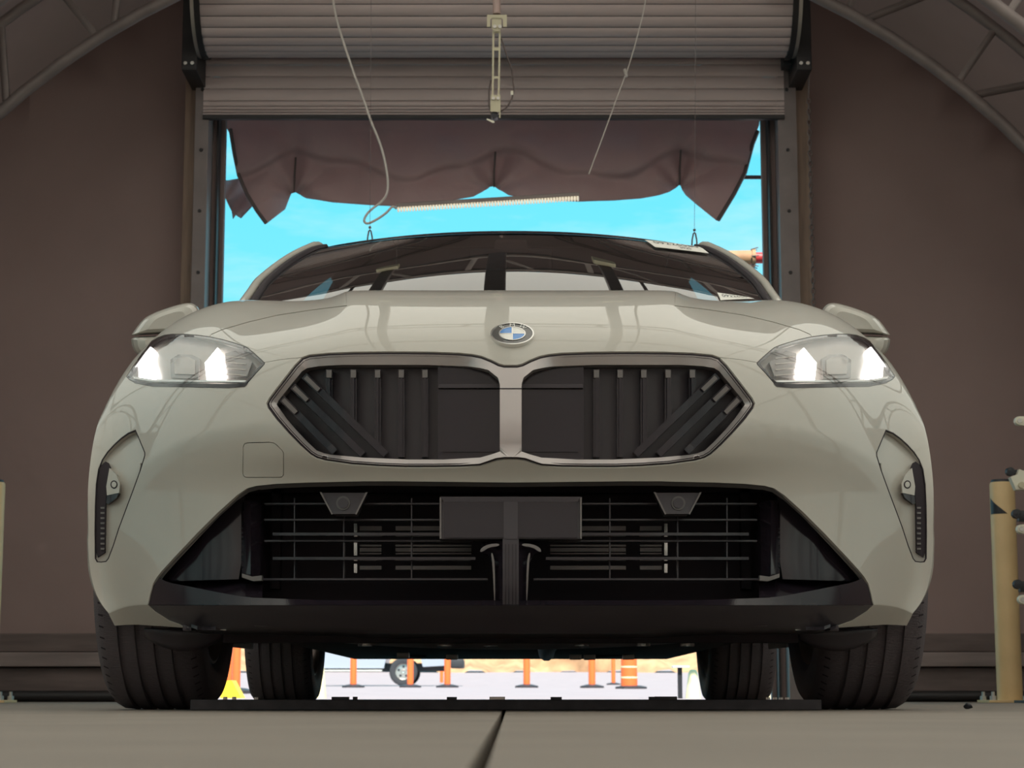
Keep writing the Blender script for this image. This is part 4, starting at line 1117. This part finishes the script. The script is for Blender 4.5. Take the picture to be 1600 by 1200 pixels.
# ---- door mirrors
for s in (-1, 1):
    up = [(594, 525), (590, 519), (580, 505), (571, 496), (556, 488), (538, 481.5), (520, 476), (508, 473.5), (499, 473.5), (491, 477), (486, 485), (484, 497), (486, 510), (500, 519), (540, 522), (570, 523)]
    lo = [(594, 526.5), (592, 541), (588, 550), (582, 556), (562, 552), (530, 543), (500, 532), (486, 522), (500, 521), (540, 524), (570, 525)]
    def mirror_shell(outl, name, m, depths):
        out = resample(rounded(outl, 1), 5, True); cx = sum(p[0] for p in out) / len(out); cy = sum(p[1] for p in out) / len(out)
        b = MB(); rings = []
        for k, Y in depths:
            rings.append([(lambda p: Vector((p.x * s, p.y, p.z)))(P(CXP + cx + (x - cx) * k, cy + (y - cy) * k, Y)) for x, y in out])
        for a, c in zip(rings, rings[1:]): b.strip(a, c, True)
        n = len(out); b.add(rings[0], [tuple(range(n))]); b.add(rings[-1], [tuple(range(n))])
        return b.build(name, m, car, smooth=50)
    prof_d = [(.55, 5.475), (.80, 5.485), (.93, 5.51), (.99, 5.55), (1.0, 5.60), (.96, 5.66)]
    mc = mirror_shell(up, 'mirror_cap', 'car_paint', prof_d)
    mirror_shell(lo, 'mirror_base', 'car_paint', prof_d)
    a0 = P(CXP + 510, 533, 5.6); MB().tube([(s * a0.x, 5.6, a0.z), (s * .83, 5.62, a0.z - .05), (s * .775, 5.63, 1.0)], [.035, .03, .035], 8).build('mirror_arm', 'gloss_black', car, smooth=60)

# ---- underbody
b = MB(); b.grid([[(x, Y, .153 + (.012 * (x / .5) ** 2 + c * (1 - (x / .5) ** 2))) for x in np.linspace(-.5, .5, 25)] for Y, c in ((3.95, -.002), (4.2, -.004), (4.5, -.010), (4.75, -.013), (4.95, -.012), (5.02, .02))])
ut = b.build('undertray', 'under_grey', car, smooth=60)
MB().box(-.64, .64, 5.0, 8.1, .175, .30, .02).build('floor_pan', 'matt_black', car)
MB().box(-.72, .72, 4.2, 4.98, .45, .60).build('engine_bay', 'matt_black', car)
for x, py in ((-.15, 1003), (-.045, 1003), (.30, 1000), (.16, 1008), (-.33, 998), (.40, 996)):
    Y = 4.6
    MB().lathe([(0, -.006), (.016, -.006), (.016, 0), (0, 0)], 10, (x, Y, .147), 'z').build('undertray_bolt', 'silver_foil', ut)
for s in (-1, 1):
    MB().box(*sorted((s * .42, s * .66)), 4.08, 4.16, .158, .172, .004).build('lip_strip', 'satin_black', car)
    MB().tube([(s * .30, 4.62, .185), (s * .50, 4.64, .175), (s * .66, 4.60, .19)], [.03, .025, .03], 8).build('control_arm', 'matt_black', car, smooth=60)
    MB().tube([(s * .34, 4.85, .22), (s * .68, 4.70, .24)], .014, 6).build('tie_rod', 'rad_grey', car, smooth=60)
    MB().box(*sorted((s * .46, s * .60)), 4.42, 4.55, .165, .30, .02).build('subframe_block', 'matt_black', car)
    MB().tube([(s * .30, 7.25, .20), (s * .64, 7.30, .22)], .035, 8).build('rear_arm', 'matt_black', car, smooth=60)
    # curved deflector ahead of the tyre
    b = MB(); b.grid([[(s * x, 4.22 + .10 * ((x - .68) / .2) ** 2 + .02 * k, .168 - k * (.045 - .030 * ((x - .68) / .085) ** 2)) for x in np.linspace(.595, .765, 14)] for k in (0, .35, .7, 1.)])
    b.build('air_deflector', 'satin_black', car, smooth=60, solid=.006)
    b = MB(); b.grid([[(s * x, AX_F + .350 * math.cos(a), .335 + .350 * math.sin(a)) for x in (.50, .84)] for a in np.linspace(-.2, PI + .2, 25)])
    b.build('wheel_liner', 'matt_black', car, smooth=60)
    b = MB(); b.grid([[(s * x, AX_R + .378 * math.cos(a), .335 + .378 * math.sin(a)) for x in (.50, .88)] for a in np.linspace(-.2, PI + .2, 25)])
    b.build('wheel_liner', 'matt_black', car, smooth=60)
    MB().box(*sorted((s * .48, s * .50)), 4.2, 5.0, .25, .75).build('inner_wing', 'matt_black', car)
MB().lathe([(0, -.30), (.055, -.29), (.07, -.24), (.07, .24), (.055, .29), (0, .30)], 20, (.05, 7.75, .245), 'x').build('silencer', 'under_grey', car, smooth=50)
MB().tube([(.10, 5.1, .175), (.11, 6.2, .18), (.13, 7.4, .185)], .03, 10).build('exhaust_pipe', 'rad_grey', car, smooth=60)
for x, Y in ((.22, 6.9), (.27, 6.95), (.40, 6.9), (-.35, 6.6), (-.2, 6.9)):
    MB().box(x - .02, x + .02, Y, Y + .03, .152, .17, .003).build('pan_bracket', 'zinc', car)

# ---- wheels
def wheel(s, Y):
    cx = s * (.775 if Y < 6 else .803); R = .33
    prof = [(.222, -.098), (.245, -.112), (.28, -.1175), (.305, -.113), (.320, -.101), (.3275, -.088)]
    for gx in (-.056, -.019, .019, .056):
        prof += [(.3305, gx - .0062), (.323, gx - .0045), (.323, gx + .0045), (.3305, gx + .0062)]
    prof += [(.3275, .088), (.320, .101), (.305, .113), (.28, .1175), (.245, .112), (.222, .098)]
    w = MB().lathe([(r - .0005 if r > .33 else r, h) for r, h in prof], 96, (cx, Y, R), 'x').build('tyre', 'tyre', car, smooth=35)
    # shoulder blocks
    b = MB()
    for k in range(76):
        a = 2 * PI * k / 76
        for e in (-1, 1):
            for (r0, h0), (r1, h1) in (((.3282, .090), (.3212, .1012)),):
                d = .006
                pts = [(r0, h0, a - d), (r1, h1, a - d), (r1, h1, a + d), (r0, h0, a + d)]
                b.add([(cx + e * h, Y + (r + .0006) * math.cos(t), R + (r + .0006) * math.sin(t)) for r, h, t in pts], [(0, 1, 2, 3)])
    b.build('tread_sipe', 'matt_black', w, fix=False)['kind'] = 'stuff'
    rim = MB().lathe([(.222, -.100), (.233, -.104), (.236, -.099), (.228, -.090), (.205, -.078), (.198, .04), (.215, .085), (.233, .100), (.222, .104), (.205, .085), (.19, .04), (.196, -.08)], 64, (cx, Y, R), 'x', True).build('rim', 'rim_metal', car, smooth=40)
    for k in range(10):
        a = 2 * PI * k / 10
        MB().tube([(cx + s * .075, Y + .05 * math.cos(a), R + .05 * math.sin(a)), (cx + s * .085, Y + .205 * math.cos(a + .12), R + .205 * math.sin(a + .12))], [.020, .014], 6).build('spoke', 'rim_metal', rim, smooth=50)
    MB().lathe([(0, -.01), (.15, -.01), (.15, .012), (0, .012)], 32, (cx + s * .0, Y, R), 'x').build('brake_disc', 'rad_grey', car, smooth=40)
    MB().lathe([(0, -.12), (.05, -.12), (.06, .07), (0, .08)], 20, (cx, Y, R), 'x').build('hub', 'matt_black', car, smooth=40)
for Y in (AX_F, AX_R):
    for s in (-1, 1): wheel(s, Y)

# ------------------------------------------------------------------ things around the car
# rubber-topped strip lying between the front tyres
x0, x1 = P(300, 1100, 4.36).x, P(1281, 1100, 4.36).x
st = thing('floor_strip', ((x0 + x1) / 2, 4.36, 0), 'low black sensor strip lying on the concrete between the front tyres', 'strip')
zt = P(800, 1092.3, 4.40).z
MB().box(x0, x1, 4.335, 4.455, 0, zt - .001, .002).build('strip_body', 'rubber_strip', st)
for px, wpx, h, m in ((532, 26, .0048, 'black_paint'), (555, 6, .005, 'black_paint'), (706, 15, .0045, 'black_paint'), (777, 24, .005, 'zinc'), (869, 17, .0045, 'black_paint'), (1018, 8, .005, 'black_paint'), (1040, 34, .0055, 'black_paint'), (366, 4, .005, 'zinc'), (352, 4, .005, 'zinc'), (400, 4, .004, 'zinc'), (1200, 4, .004, 'zinc'), (1211, 4, .004, 'zinc'), (1220, 4, .004, 'zinc'), (1230, 4, .004, 'zinc')):
    c = P(px, 1092, 4.40); w = wpx / 2 / FPX * 4.4
    MB().box(c.x - w, c.x + w, 4.385, 4.415, zt - .002, zt + h, .0008).build('strip_clip', m, st)

# bollards
def bollard(px0, px1, ytop, Y, label, mark):
    a, b_ = P(px0, 900, Y).x, P(px1, 900, Y).x; cx, r = (a + b_) / 2, (b_ - a) / 2; h = P(px0, ytop, Y).z
    t = thing('bollard', (cx, Y, 0), label, 'bollard', 'bollards flanking the doorway')
    MB().lathe([(0, .012), (r, .012), (r, h - .01), (r * .94, h), (0, h)], 28, (cx, Y, 0), 'z').build('post', 'bollard_paint', t, smooth=40)
    MB().lathe([(0, h), (r * .90, h), (r * .86, h + .012), (0, h + .014)], 28, (cx, Y, 0), 'z').build('cap', 'black_paint', t, smooth=40)
    pl = MB().box(cx - .125, cx + .125, Y - .12, Y + .12, 0, .012, .002).build('base_plate', 'bollard_paint', t)
    for ex in (-.10, .10):
        for ey in (-.095, .095):
            MB().lathe([(0, .012), (.016, .012), (.016, .03), (.008, .032), (.008, .05), (0, .05)], 6, (cx + ex, Y + ey, 0), 'z').build('anchor_nut', 'zinc', t)
    if mark:
        z0, z1 = P(px0, 804, Y).z, P(px0, 778, Y).z; n = 8; b = MB()
        top_, bot_ = [], []
        for i in range(n + 1):
            th = PI + .12 + (i / n) * 1.55; x, y = cx + (r + .0015) * math.cos(th), Y + (r + .0015) * math.sin(th)
            bot_.append((x, y, z0)); top_.append((x, y, z1 + (z0 - z1) * (i / n) ** 1.0))
        b.strip(bot_, top_); b.build('triangle_mark', 'black_paint', t, smooth=60, fix=False)
    return t
bollard(1551.5, 1590.5, 754, 9.4, 'beige steel pipe bollard with a black triangle mark, right of the car', True)
bollard(-38, 2.5, 754, 9.4, 'beige steel pipe bollard cut off by the left picture edge', False)

# sensor stand at the right edge
Y = 9.0
t = thing('sensor_stand', (P(1636, 1000, Y).x, Y, 0), 'dark sensor stand with round white lenses at the right picture edge', 'stand')
xs = P(1636, 1000, Y).x
MB().box(xs - .03, xs + .03, Y, Y + .05, .012, P(1600, 620, Y).z, .004).build('post', 'black_paint', t)
MB().box(xs - .12, xs + .12, Y - .10, Y + .15, 0, .012, .002).build('base_plate', 'black_paint', t)
for px, py, kind in ((1592, 658, 0), (1595, 827, 1), (1597, 937, 1)):
    c = P(px, py, Y - .02); r = .021
    arm = MB().tube([c + Vector((.01, .02, 0)), (xs, Y + .02, c.z)], .010, 8).build('arm', 'black_paint', t, smooth=60)
    b = MB(); b.lathe([(0, -.012), (r * .8, -.012), (r, -.004), (r, .012), (0, .012)], 20, c, 'y')
    b.box(c.x, c.x + .05, c.y - .010, c.y + .012, c.z - r, c.z + r, .003)
    h = b.build('lens_housing', 'white_cap', t, smooth=40)
    MB().lathe([(0, -.016), (r * .5, -.016), (r * .55, -.011), (0, -.011)], 14, c, 'y').build('lens', 'zinc', h, smooth=40)
    if kind:
        k = P(px - 7, py - 24, Y - .03)
        MB().lathe([(0, -.02), (.02, -.018), (.022, .012), (0, .014)], 10, k, 'y').build('knob', 'black_paint', t, smooth=40)
        k2 = P(px + 2, py - 22, Y)
        MB().box(k2.x - .02, xs, Y - .02, Y + .02, k2.z - .03, k2.z + .02, .006).build('clamp', 'black_paint', t, smooth=40)
k = P(1578, 737, Y - .02); MB().lathe([(0, -.02), (.018, -.018), (.02, .012), (0, .014)], 12, k, 'y').build('knob', 'black_paint', t, smooth=40)
k2 = P(1597, 735, Y); MB().box(k.x, xs, Y - .012, Y + .012, k.z - .012, k.z + .01, .004).build('clamp', 'black_paint', t)
pl = [(1579, 745), (1590, 741), (1593, 733), (1598, 735), (1612, 736), (1612, 765), (1588, 765)]
MB().prism(pl, lambda p: P(p[0], p[1], Y - .05), lambda p: P(p[0], p[1], Y - .05) + Vector((0, .05, 0))).build('camera_box', 'white_cap', t)
c = P(1596, 758, Y - .06); MB().lathe([(0, -.01), (.014, -.01), (.014, .012), (0, .012)], 14, c, 'y').build('lens', 'beige_plastic', t, smooth=40)

# loose stone on the floor
b = MB(); c = P(1513, 1107.5, 4.75); rr = .010; c.z = .007
for i in range(7):
    pass
bm = bmesh.new(); bmesh.ops.create_icosphere(bm, subdivisions=2, radius=rr)
for v in bm.verts: v.co = Vector((v.co.x * 1.05, v.co.y, v.co.z * .75)) * (1 + .16 * math.sin(v.co.x * 400 + v.co.z * 300)) + c
bm.verts.ensure_lookup_table(); b.add([v.co for v in bm.verts], [[v.index for v in f.verts] for f in bm.faces]); bm.free()
tag(b.build('pebble', 'black_paint', smooth=60), 'small dark pebble on the floor right of the car', 'pebble')

# hanging camera bracket in the middle
Y = 9.2
def V(px, py, dy=0.): return P(px, py, Y + dy)
root = thing('hanging_camera', V(776, 10), 'beige plastic camera bracket hanging on a pole before the shutter', 'camera')
MB().tube([V(776, 22), V(776, -40), Vector((V(776, 0).x, Y, TZ + TR))], .019, 12).build('pole', mat('pink_pole', (.42, .30, .27), .45), root, smooth=60)
cl = [(761, 23), (792, 23), (792, 42), (786, 42), (786, 30), (783, 28), (769, 28), (766, 30), (766, 42), (761, 42)]
MB().prism(cl, lambda p: V(p[0], p[1], -.03), lambda p: V(p[0], p[1], .03)).build('clamp', 'beige_plastic', root)
MB().prism([(769, 28), (783, 28), (784, 44), (780, 49), (772, 49), (768, 44)], lambda p: V(p[0], p[1], -.025), lambda p: V(p[0], p[1], .025)).build('clamp_block', 'beige_plastic', root)
for px in (773, 781):
    MB().lathe([(0, -.008), (.009, -.008), (.009, .004), (0, .004)], 8, V(px, 42, -.026), 'y').build('screw', 'zinc', root)
rail = [(769.5, 48), (782.5, 48), (780.5, 152), (768.5, 152)]
holes = [[(772.5, 52), (779.5, 52), (779, 74), (772.2, 74)], [(772.2, 79), (779, 79), (778.4, 119), (771.6, 119)], [(771.6, 123), (778.3, 123), (777.6, 149), (771.2, 149)]]
pts, tris, loops = flat_region(rail, holes, 50, inner=False); n = len(pts); b = MB()
b.v = [tuple(V(x, y, -.012)) for x, y in pts] + [tuple(V(x, y, .012)) for x, y in pts]; b.f = list(tris) + [tuple(i + n for i in t_[::-1]) for t_ in tris]
for lp in loops: b.f += [(lp[i], lp[(i + 1) % len(lp)], lp[(i + 1) % len(lp)] + n, lp[i] + n) for i in range(len(lp))]
b.build('ladder_arm', 'beige_plastic', root)
MB().prism([(767, 148), (782, 149), (782, 184), (780, 184), (780, 175), (766, 174)], lambda p: V(p[0], p[1], -.03), lambda p: V(p[0], p[1], .03)).build('camera_mount', 'beige_plastic', root)
for px in (771, 778):
    MB().lathe([(0, -.008), (.008, -.008), (.008, .004), (0, .004)], 8, V(px, 154, -.031), 'y').build('screw', 'zinc', root)
MB().lathe([(0, -.02), (.017, -.02), (.019, .02), (0, .02)], 16, V(773, 181), 'y').build('camera_lens', 'black_paint', root, smooth=40)
MB().prism([(761, 185), (772, 189), (773, 192), (770, 192), (760, 187)], lambda p: V(p[0], p[1], -.025), lambda p: V(p[0], p[1], .01)).build('sun_tab', 'white_cap', root)
MB().tube([V(783, 60, .01), V(793, 90, .03), V(800, 110, .03), V(803, 140, .03), V(800, 155, .03), V(792, 168, .02), V(780, 176, .01)], .0042, 6).build('wire', 'cable', root, smooth=60)
MB().tube([V(767, 125, .01), V(764, 140, .02), V(764, 165, .02), V(768, 180, .01)], .0042, 6).build('wire', 'cable', root, smooth=60)
MB().box(V(800, 146).x - .006, V(800, 146).x + .006, Y + .02, Y + .04, V(800, 146).z, V(800, 140).z).build('wire_tag', 'white_cap', root)

# light bar and its hanging cable
LY = 9.6
a, b_ = P(620, 327, LY), P(905, 309.5, LY)
lb = thing('light_bar', (a + b_) / 2, 'ribbed white light bar hanging slightly tilted below the canvas flap', 'light')
d = (b_ - a); Ln = d.length; d.normalize(); up = Vector((0, 0, 1)); up = (up - d * up.dot(d)).normalized(); fw = d.cross(up)
NB = 62
for k in range(NB):
    c = a + d * (Ln * (k + .5) / NB)
    MB().tube([c - d * (Ln / NB * .36), c - d * (Ln / NB * .1), c + d * (Ln / NB * .1), c + d * (Ln / NB * .36)], [.010, .0165, .0165, .010], 8).build('bead', 'lamp_white', lb, smooth=50)
pr = [(-.020, .008), (-.018, .024), (0, .030), (.018, .024), (.020, .008), (.012, .008), (0, .018), (-.012, .008)]
b = MB(); b.grid([[c + fw * p + up * q for p, q in pr + [pr[0]]] for c in (a, b_)]); b.build('housing', 'galv', lb)
cab = [P(518, -30, LY), P(522, 10, LY), P(530, 45, LY), P(543, 85, LY), P(553, 115, LY), P(568, 155, LY), P(580, 190, LY), P(594, 225, LY), P(602, 255, LY), P(606, 285, LY), P(604, 303, LY), P(596, 315, LY), P(583, 325, LY), P(573, 335, LY), P(569, 345, LY), P(575, 349, LY), P(590, 342, LY), P(604, 332, LY), P(613, 323, LY), P(620, 326, LY)]
MB().tube([lerp_path(cab, t_) for t_ in np.linspace(0, 1, 90)], .006, 7).build('cable', 'white_cable', lb, smooth=60)
MB().tube([lerp_path([P(1013, -30, LY), P(1005, 20, LY), P(985, 95, LY), P(965, 150, LY), P(945, 205, LY), P(920, 272, LY)], t_) for t_ in np.linspace(0, 1, 30)], .003, 5).build('hanger_wire', 'white_cable', lb, smooth=60)
MB().tube([P(976, 108, LY), P(979, 120, LY)], .008, 6).build('wire_knot', 'white_cable', lb, smooth=60)

# wire hooks hanging above the car roof
def hook(px, yt, yb, side, Y=7.9):
    t = thing('wire_hook', P(px, yt, Y), 'small bent wire hook hanging %s the car roof' % side, 'hook', 'wire hooks above the car')
    MB().tube([P(px + 2, -40, Y), P(px + 1, 200, Y), P(px, yt, Y)], .0008, 4).build('line', 'cable', t, smooth=60)
    w = 4.6
    MB().tube([P(px - w, yb + 14, Y), P(px - w * .75, yt + 10, Y), P(px - w * .35, yt + 1, Y), P(px, yt - .5, Y), P(px + w * .35, yt + 1, Y), P(px + w * .75, yt + 10, Y), P(px + w, yb + 14, Y)], .0034, 6).build('bend', 'cable', t, smooth=60)
    MB().tube([P(px - .3, yt - 6, Y), P(px + .3, yt - 3, Y)], .006, 6).build('swivel', 'cable', t, smooth=60)
hook(578, 360, 370, 'over the left half of')
hook(1085, 364, 380, 'over the right corner of')

# ------------------------------------------------------------------ outside
def delineator(px, Y, label, w=.115, h=1.1, base=True):
    X = P(px, 1070, Y).x; z0 = ground_z(Y)
    t = thing('delineator_post', (X, Y, z0), label, 'post', 'orange delineator posts in the yard')
    MB().lathe([(0, .03), (w / 2, .03), (w / 2, h), (w * .4, h + .04), (0, h + .05)], 16, (X, Y, z0), 'z').build('tube', 'orange', t, smooth=40)
    if base: MB().lathe([(0, 0), (.20, 0), (.20, .03), (.10, .055), (w / 2, .06)], 20, (X, Y, z0), 'z').build('base', 'rubber_strip', t, smooth=40)
    return t
delineator(552, 36, 'orange delineator post at the left end of the truck')
delineator(641, 37, 'orange delineator post before the truck wheel')
delineator(699, 36, 'orange delineator post before the truck bumper')
delineator(823, 35, 'orange delineator post under the middle of the car')
delineator(925, 34, 'orange delineator post left of the banded drum')
delineator(958.5, 58, 'farthest thin orange delineator post by the dirt bank')
delineator(357, 22, 'left one of two orange posts seen between the left tyres', .075)
delineator(369, 21, 'right one of two orange posts seen between the left tyres', .085)
delineator(690, 60, 'short orange marker behind the delineator by the truck bumper', .10, .42, False)
# banded drum
Y = 31; X = P(983, 1070, Y).x; z0 = ground_z(Y)
t = thing('channelizer_drum', (X, Y, z0), 'orange traffic drum with pale reflective bands near the dirt bank', 'traffic drum')
MB().lathe([(.128, .04), (.120, .5), (.112, 1.0), (.09, 1.05), (0, 1.06)], 20, (X, Y, z0), 'z').build('drum', 'orange', t, smooth=40)
for zc in (.17, .33, .50):
    r = .128 - .016 * zc
    MB().lathe([(r + .001, zc - .012), (r + .003, zc), (r + .001, zc + .012)], 20, (X, Y, z0), 'z').build('band', 'cream', t, smooth=40)
MB().lathe([(0, 0), (.24, 0), (.24, .03), (.14, .05), (.12, .05)], 6, (X + .03, Y, z0), 'z').build('base', 'rubber_strip', t)
# yellow ramp wedge and pale tapered posts outside the door
Y = 15.5
wd = [(344, 1093), (344, 1066), (350, 1064), (362, 1063), (378, 1093)]
tag(MB().prism(wd, lambda p: P(p[0], p[1], Y), lambda p: P(p[0], p[1], Y) + Vector((0, .25, 0))).build('wheel_chock', 'yellow'), 'bright yellow wheel chock seen between the two left tyres', 'chock')
def tapered(px, y, Y, h, r, lab):
    X = P(px, 1070, Y).x; z0 = ground_z(Y) - .002
    b = MB().lathe([(0, 0), (r, 0), (r * .55, h), (r * .4, h + .015), (0, h + .02)], 20, (X, Y, z0), 'z')
    tag(b.build('tapered_post', 'cream', smooth=40), lab, 'post', 'pale tapered posts outside the doorway')
tapered(498, 1091, 15.5, .30, .060, 'pale cream tapered post showing right of the left rear tyre')
tapered(1083, 1091, 15.5, .20, .060, 'pale cream tapered post showing left of the right rear tyre')
tapered(1196, 1091, 15.5, .38, .038, 'pale cream tapered post showing right of the right rear tyre')
Y = 15.2; c = P(1062, 1070, Y)
t = thing('pedestal', (c.x, Y, 0), 'white-topped pedestal on a dark post left of the right rear tyre', 'pedestal')
ztop = P(1062, 1042, Y).z
MB().box(c.x - .055, c.x + .07, Y - .06, Y + .06, ztop - .006, ztop + .008, .003).build('top', 'table_white', t)
MB().box(c.x - .014, c.x + .018, Y - .02, Y + .02, .0, ztop - .006).build('post', 'black_paint', t)
MB().box(c.x - .05, c.x + .06, Y - .05, Y + .05, -.01, .006).build('foot', 'black_paint', t)

# pickup truck in the yard
Y = 55.0; z0 = ground_z(Y); sc_ = FPX / Y / CT
mat('truck_paint', (.34, .36, .42), .3, coat=.6); mat('truck_dark', (.03, .03, .035), .6)
xw = P(633, 1050, Y).x; xf = P(718, 1040, Y).x; xr = xf - 5.6
t = thing('pickup_truck', ((xf + xr) / 2, Y, z0), 'grey pickup truck parked in the yard, seen under the car', 'truck')
side = [(xr, .62), (xr, 1.15), (xr + 2.0, 1.15), (xr + 2.1, 1.25), (xr + 2.5, 1.85), (xr + 3.7, 1.88), (xr + 4.3, 1.28), (xf - .1, 1.15), (xf, .9), (xf, .55), (xw + .52, .50), (xw + .46, .72), (xw + .25, .88), (xw, .93), (xw - .25, .88), (xw - .46, .72), (xw - .52, .46), (xr + 1.6, .46), (xr + 1.5, .72), (xr + 1.05, .9), (xr + .6, .72), (xr + .5, .55)]
pts, tris, lps = flat_region(side, [], 50, inner=False); n = len(pts); b = MB()
b.v = [(x, Y - .95, z0 + z) for x, z in pts] + [(x, Y + .95, z0 + z) for x, z in pts]; b.f = list(tris) + [tuple(i + n for i in q[::-1]) for q in tris]
for lp in lps: b.f += [(lp[i], lp[(i + 1) % len(lp)], lp[(i + 1) % len(lp)] + n, lp[i] + n) for i in range(len(lp))]
b.build('body', 'truck_paint', t)
MB().box(xf - .25, xf + .12, Y - .97, Y + .97, z0 + .48, z0 + .72, .05).build('bumper', 'truck_dark', t, smooth=40)
MB().box(xr + 1.8, xw - .55, Y - 1.05, Y - .85, z0 + .36, z0 + .42, .02).build('running_board', 'zinc', t)
MB().box(xr + .3, xf - .3, Y - .6, Y + .6, z0 + .40, z0 + .6).build('chassis', 'truck_dark', t)
MB().add([(xr + 2.6, Y - .955, z0 + 1.3), (xr + 3.9, Y - .955, z0 + 1.3), (xr + 3.6, Y - .955, z0 + 1.78), (xr + 2.75, Y - .955, z0 + 1.78)], [(0, 1, 2, 3)]).build('side_window', 'gloss_black', t)
for xc in (xw, xr + 1.05):
    for yy in (-.82, .82):
        w = MB().lathe([(.21, -.11), (.30, -.125), (.36, -.115), (.375, -.07), (.375, .07), (.36, .115), (.30, .125), (.21, .11)], 40, (xc, Y + yy, z0 + .375), 'y').build('tyre', 'truck_dark', t, smooth=40)
        rm = MB().lathe([(0, -.07), (.05, -.08), (.07, -.06), (.19, -.055), (.215, -.10), (.225, -.10), (.225, .05), (0, .05)], 32, (xc, Y + yy, z0 + .375), 'y').build('rim', 'zinc', t, smooth=30)
        for k in range(5):
            a_ = 2 * PI * k / 5 + .3
            MB().lathe([(0, -.002), (.035, -.002), (.035, .002), (0, .002)], 10, (xc + .13 * math.cos(a_), Y + yy - .06, z0 + .375 + .13 * math.sin(a_)), 'y').build('rim_hole', 'truck_dark', rm)

# wooden pole with a red end beyond the right jamb
Y = 13.5
p0, p1, p2 = P(1100, 404, Y), P(1177, 403, Y), P(1215, 403, Y)
t = thing('wooden_pole', (p0 + p1) / 2, 'brown horizontal pole with a red end outside the right door jamb', 'pole')
MB().tube([p0, p1], .052, 14).build('pole', 'wood_pole', t, smooth=60)
MB().lathe([(.03, -.012), (.062, -.012), (.062, .012), (.03, .012)], 20, p1, 'x', True).build('flange', 'wood_pole', t, smooth=40)
MB().tube([p1, p2], .038, 14).build('red_end', 'red_paint', t, smooth=60)
for k in range(6):
    a_ = 2 * PI * k / 6
    MB().tube([p1 + Vector((-.02, .06 * math.cos(a_), .06 * math.sin(a_))), p1 + Vector((.03, .075 * math.cos(a_), .075 * math.sin(a_)))], .004, 5).build('flange_bolt', 'cable', t)
MB().tube([p2, Vector((p2.x, p2.y, .0))], .05, 10).build('support_post', 'wood_pole', t, smooth=60)
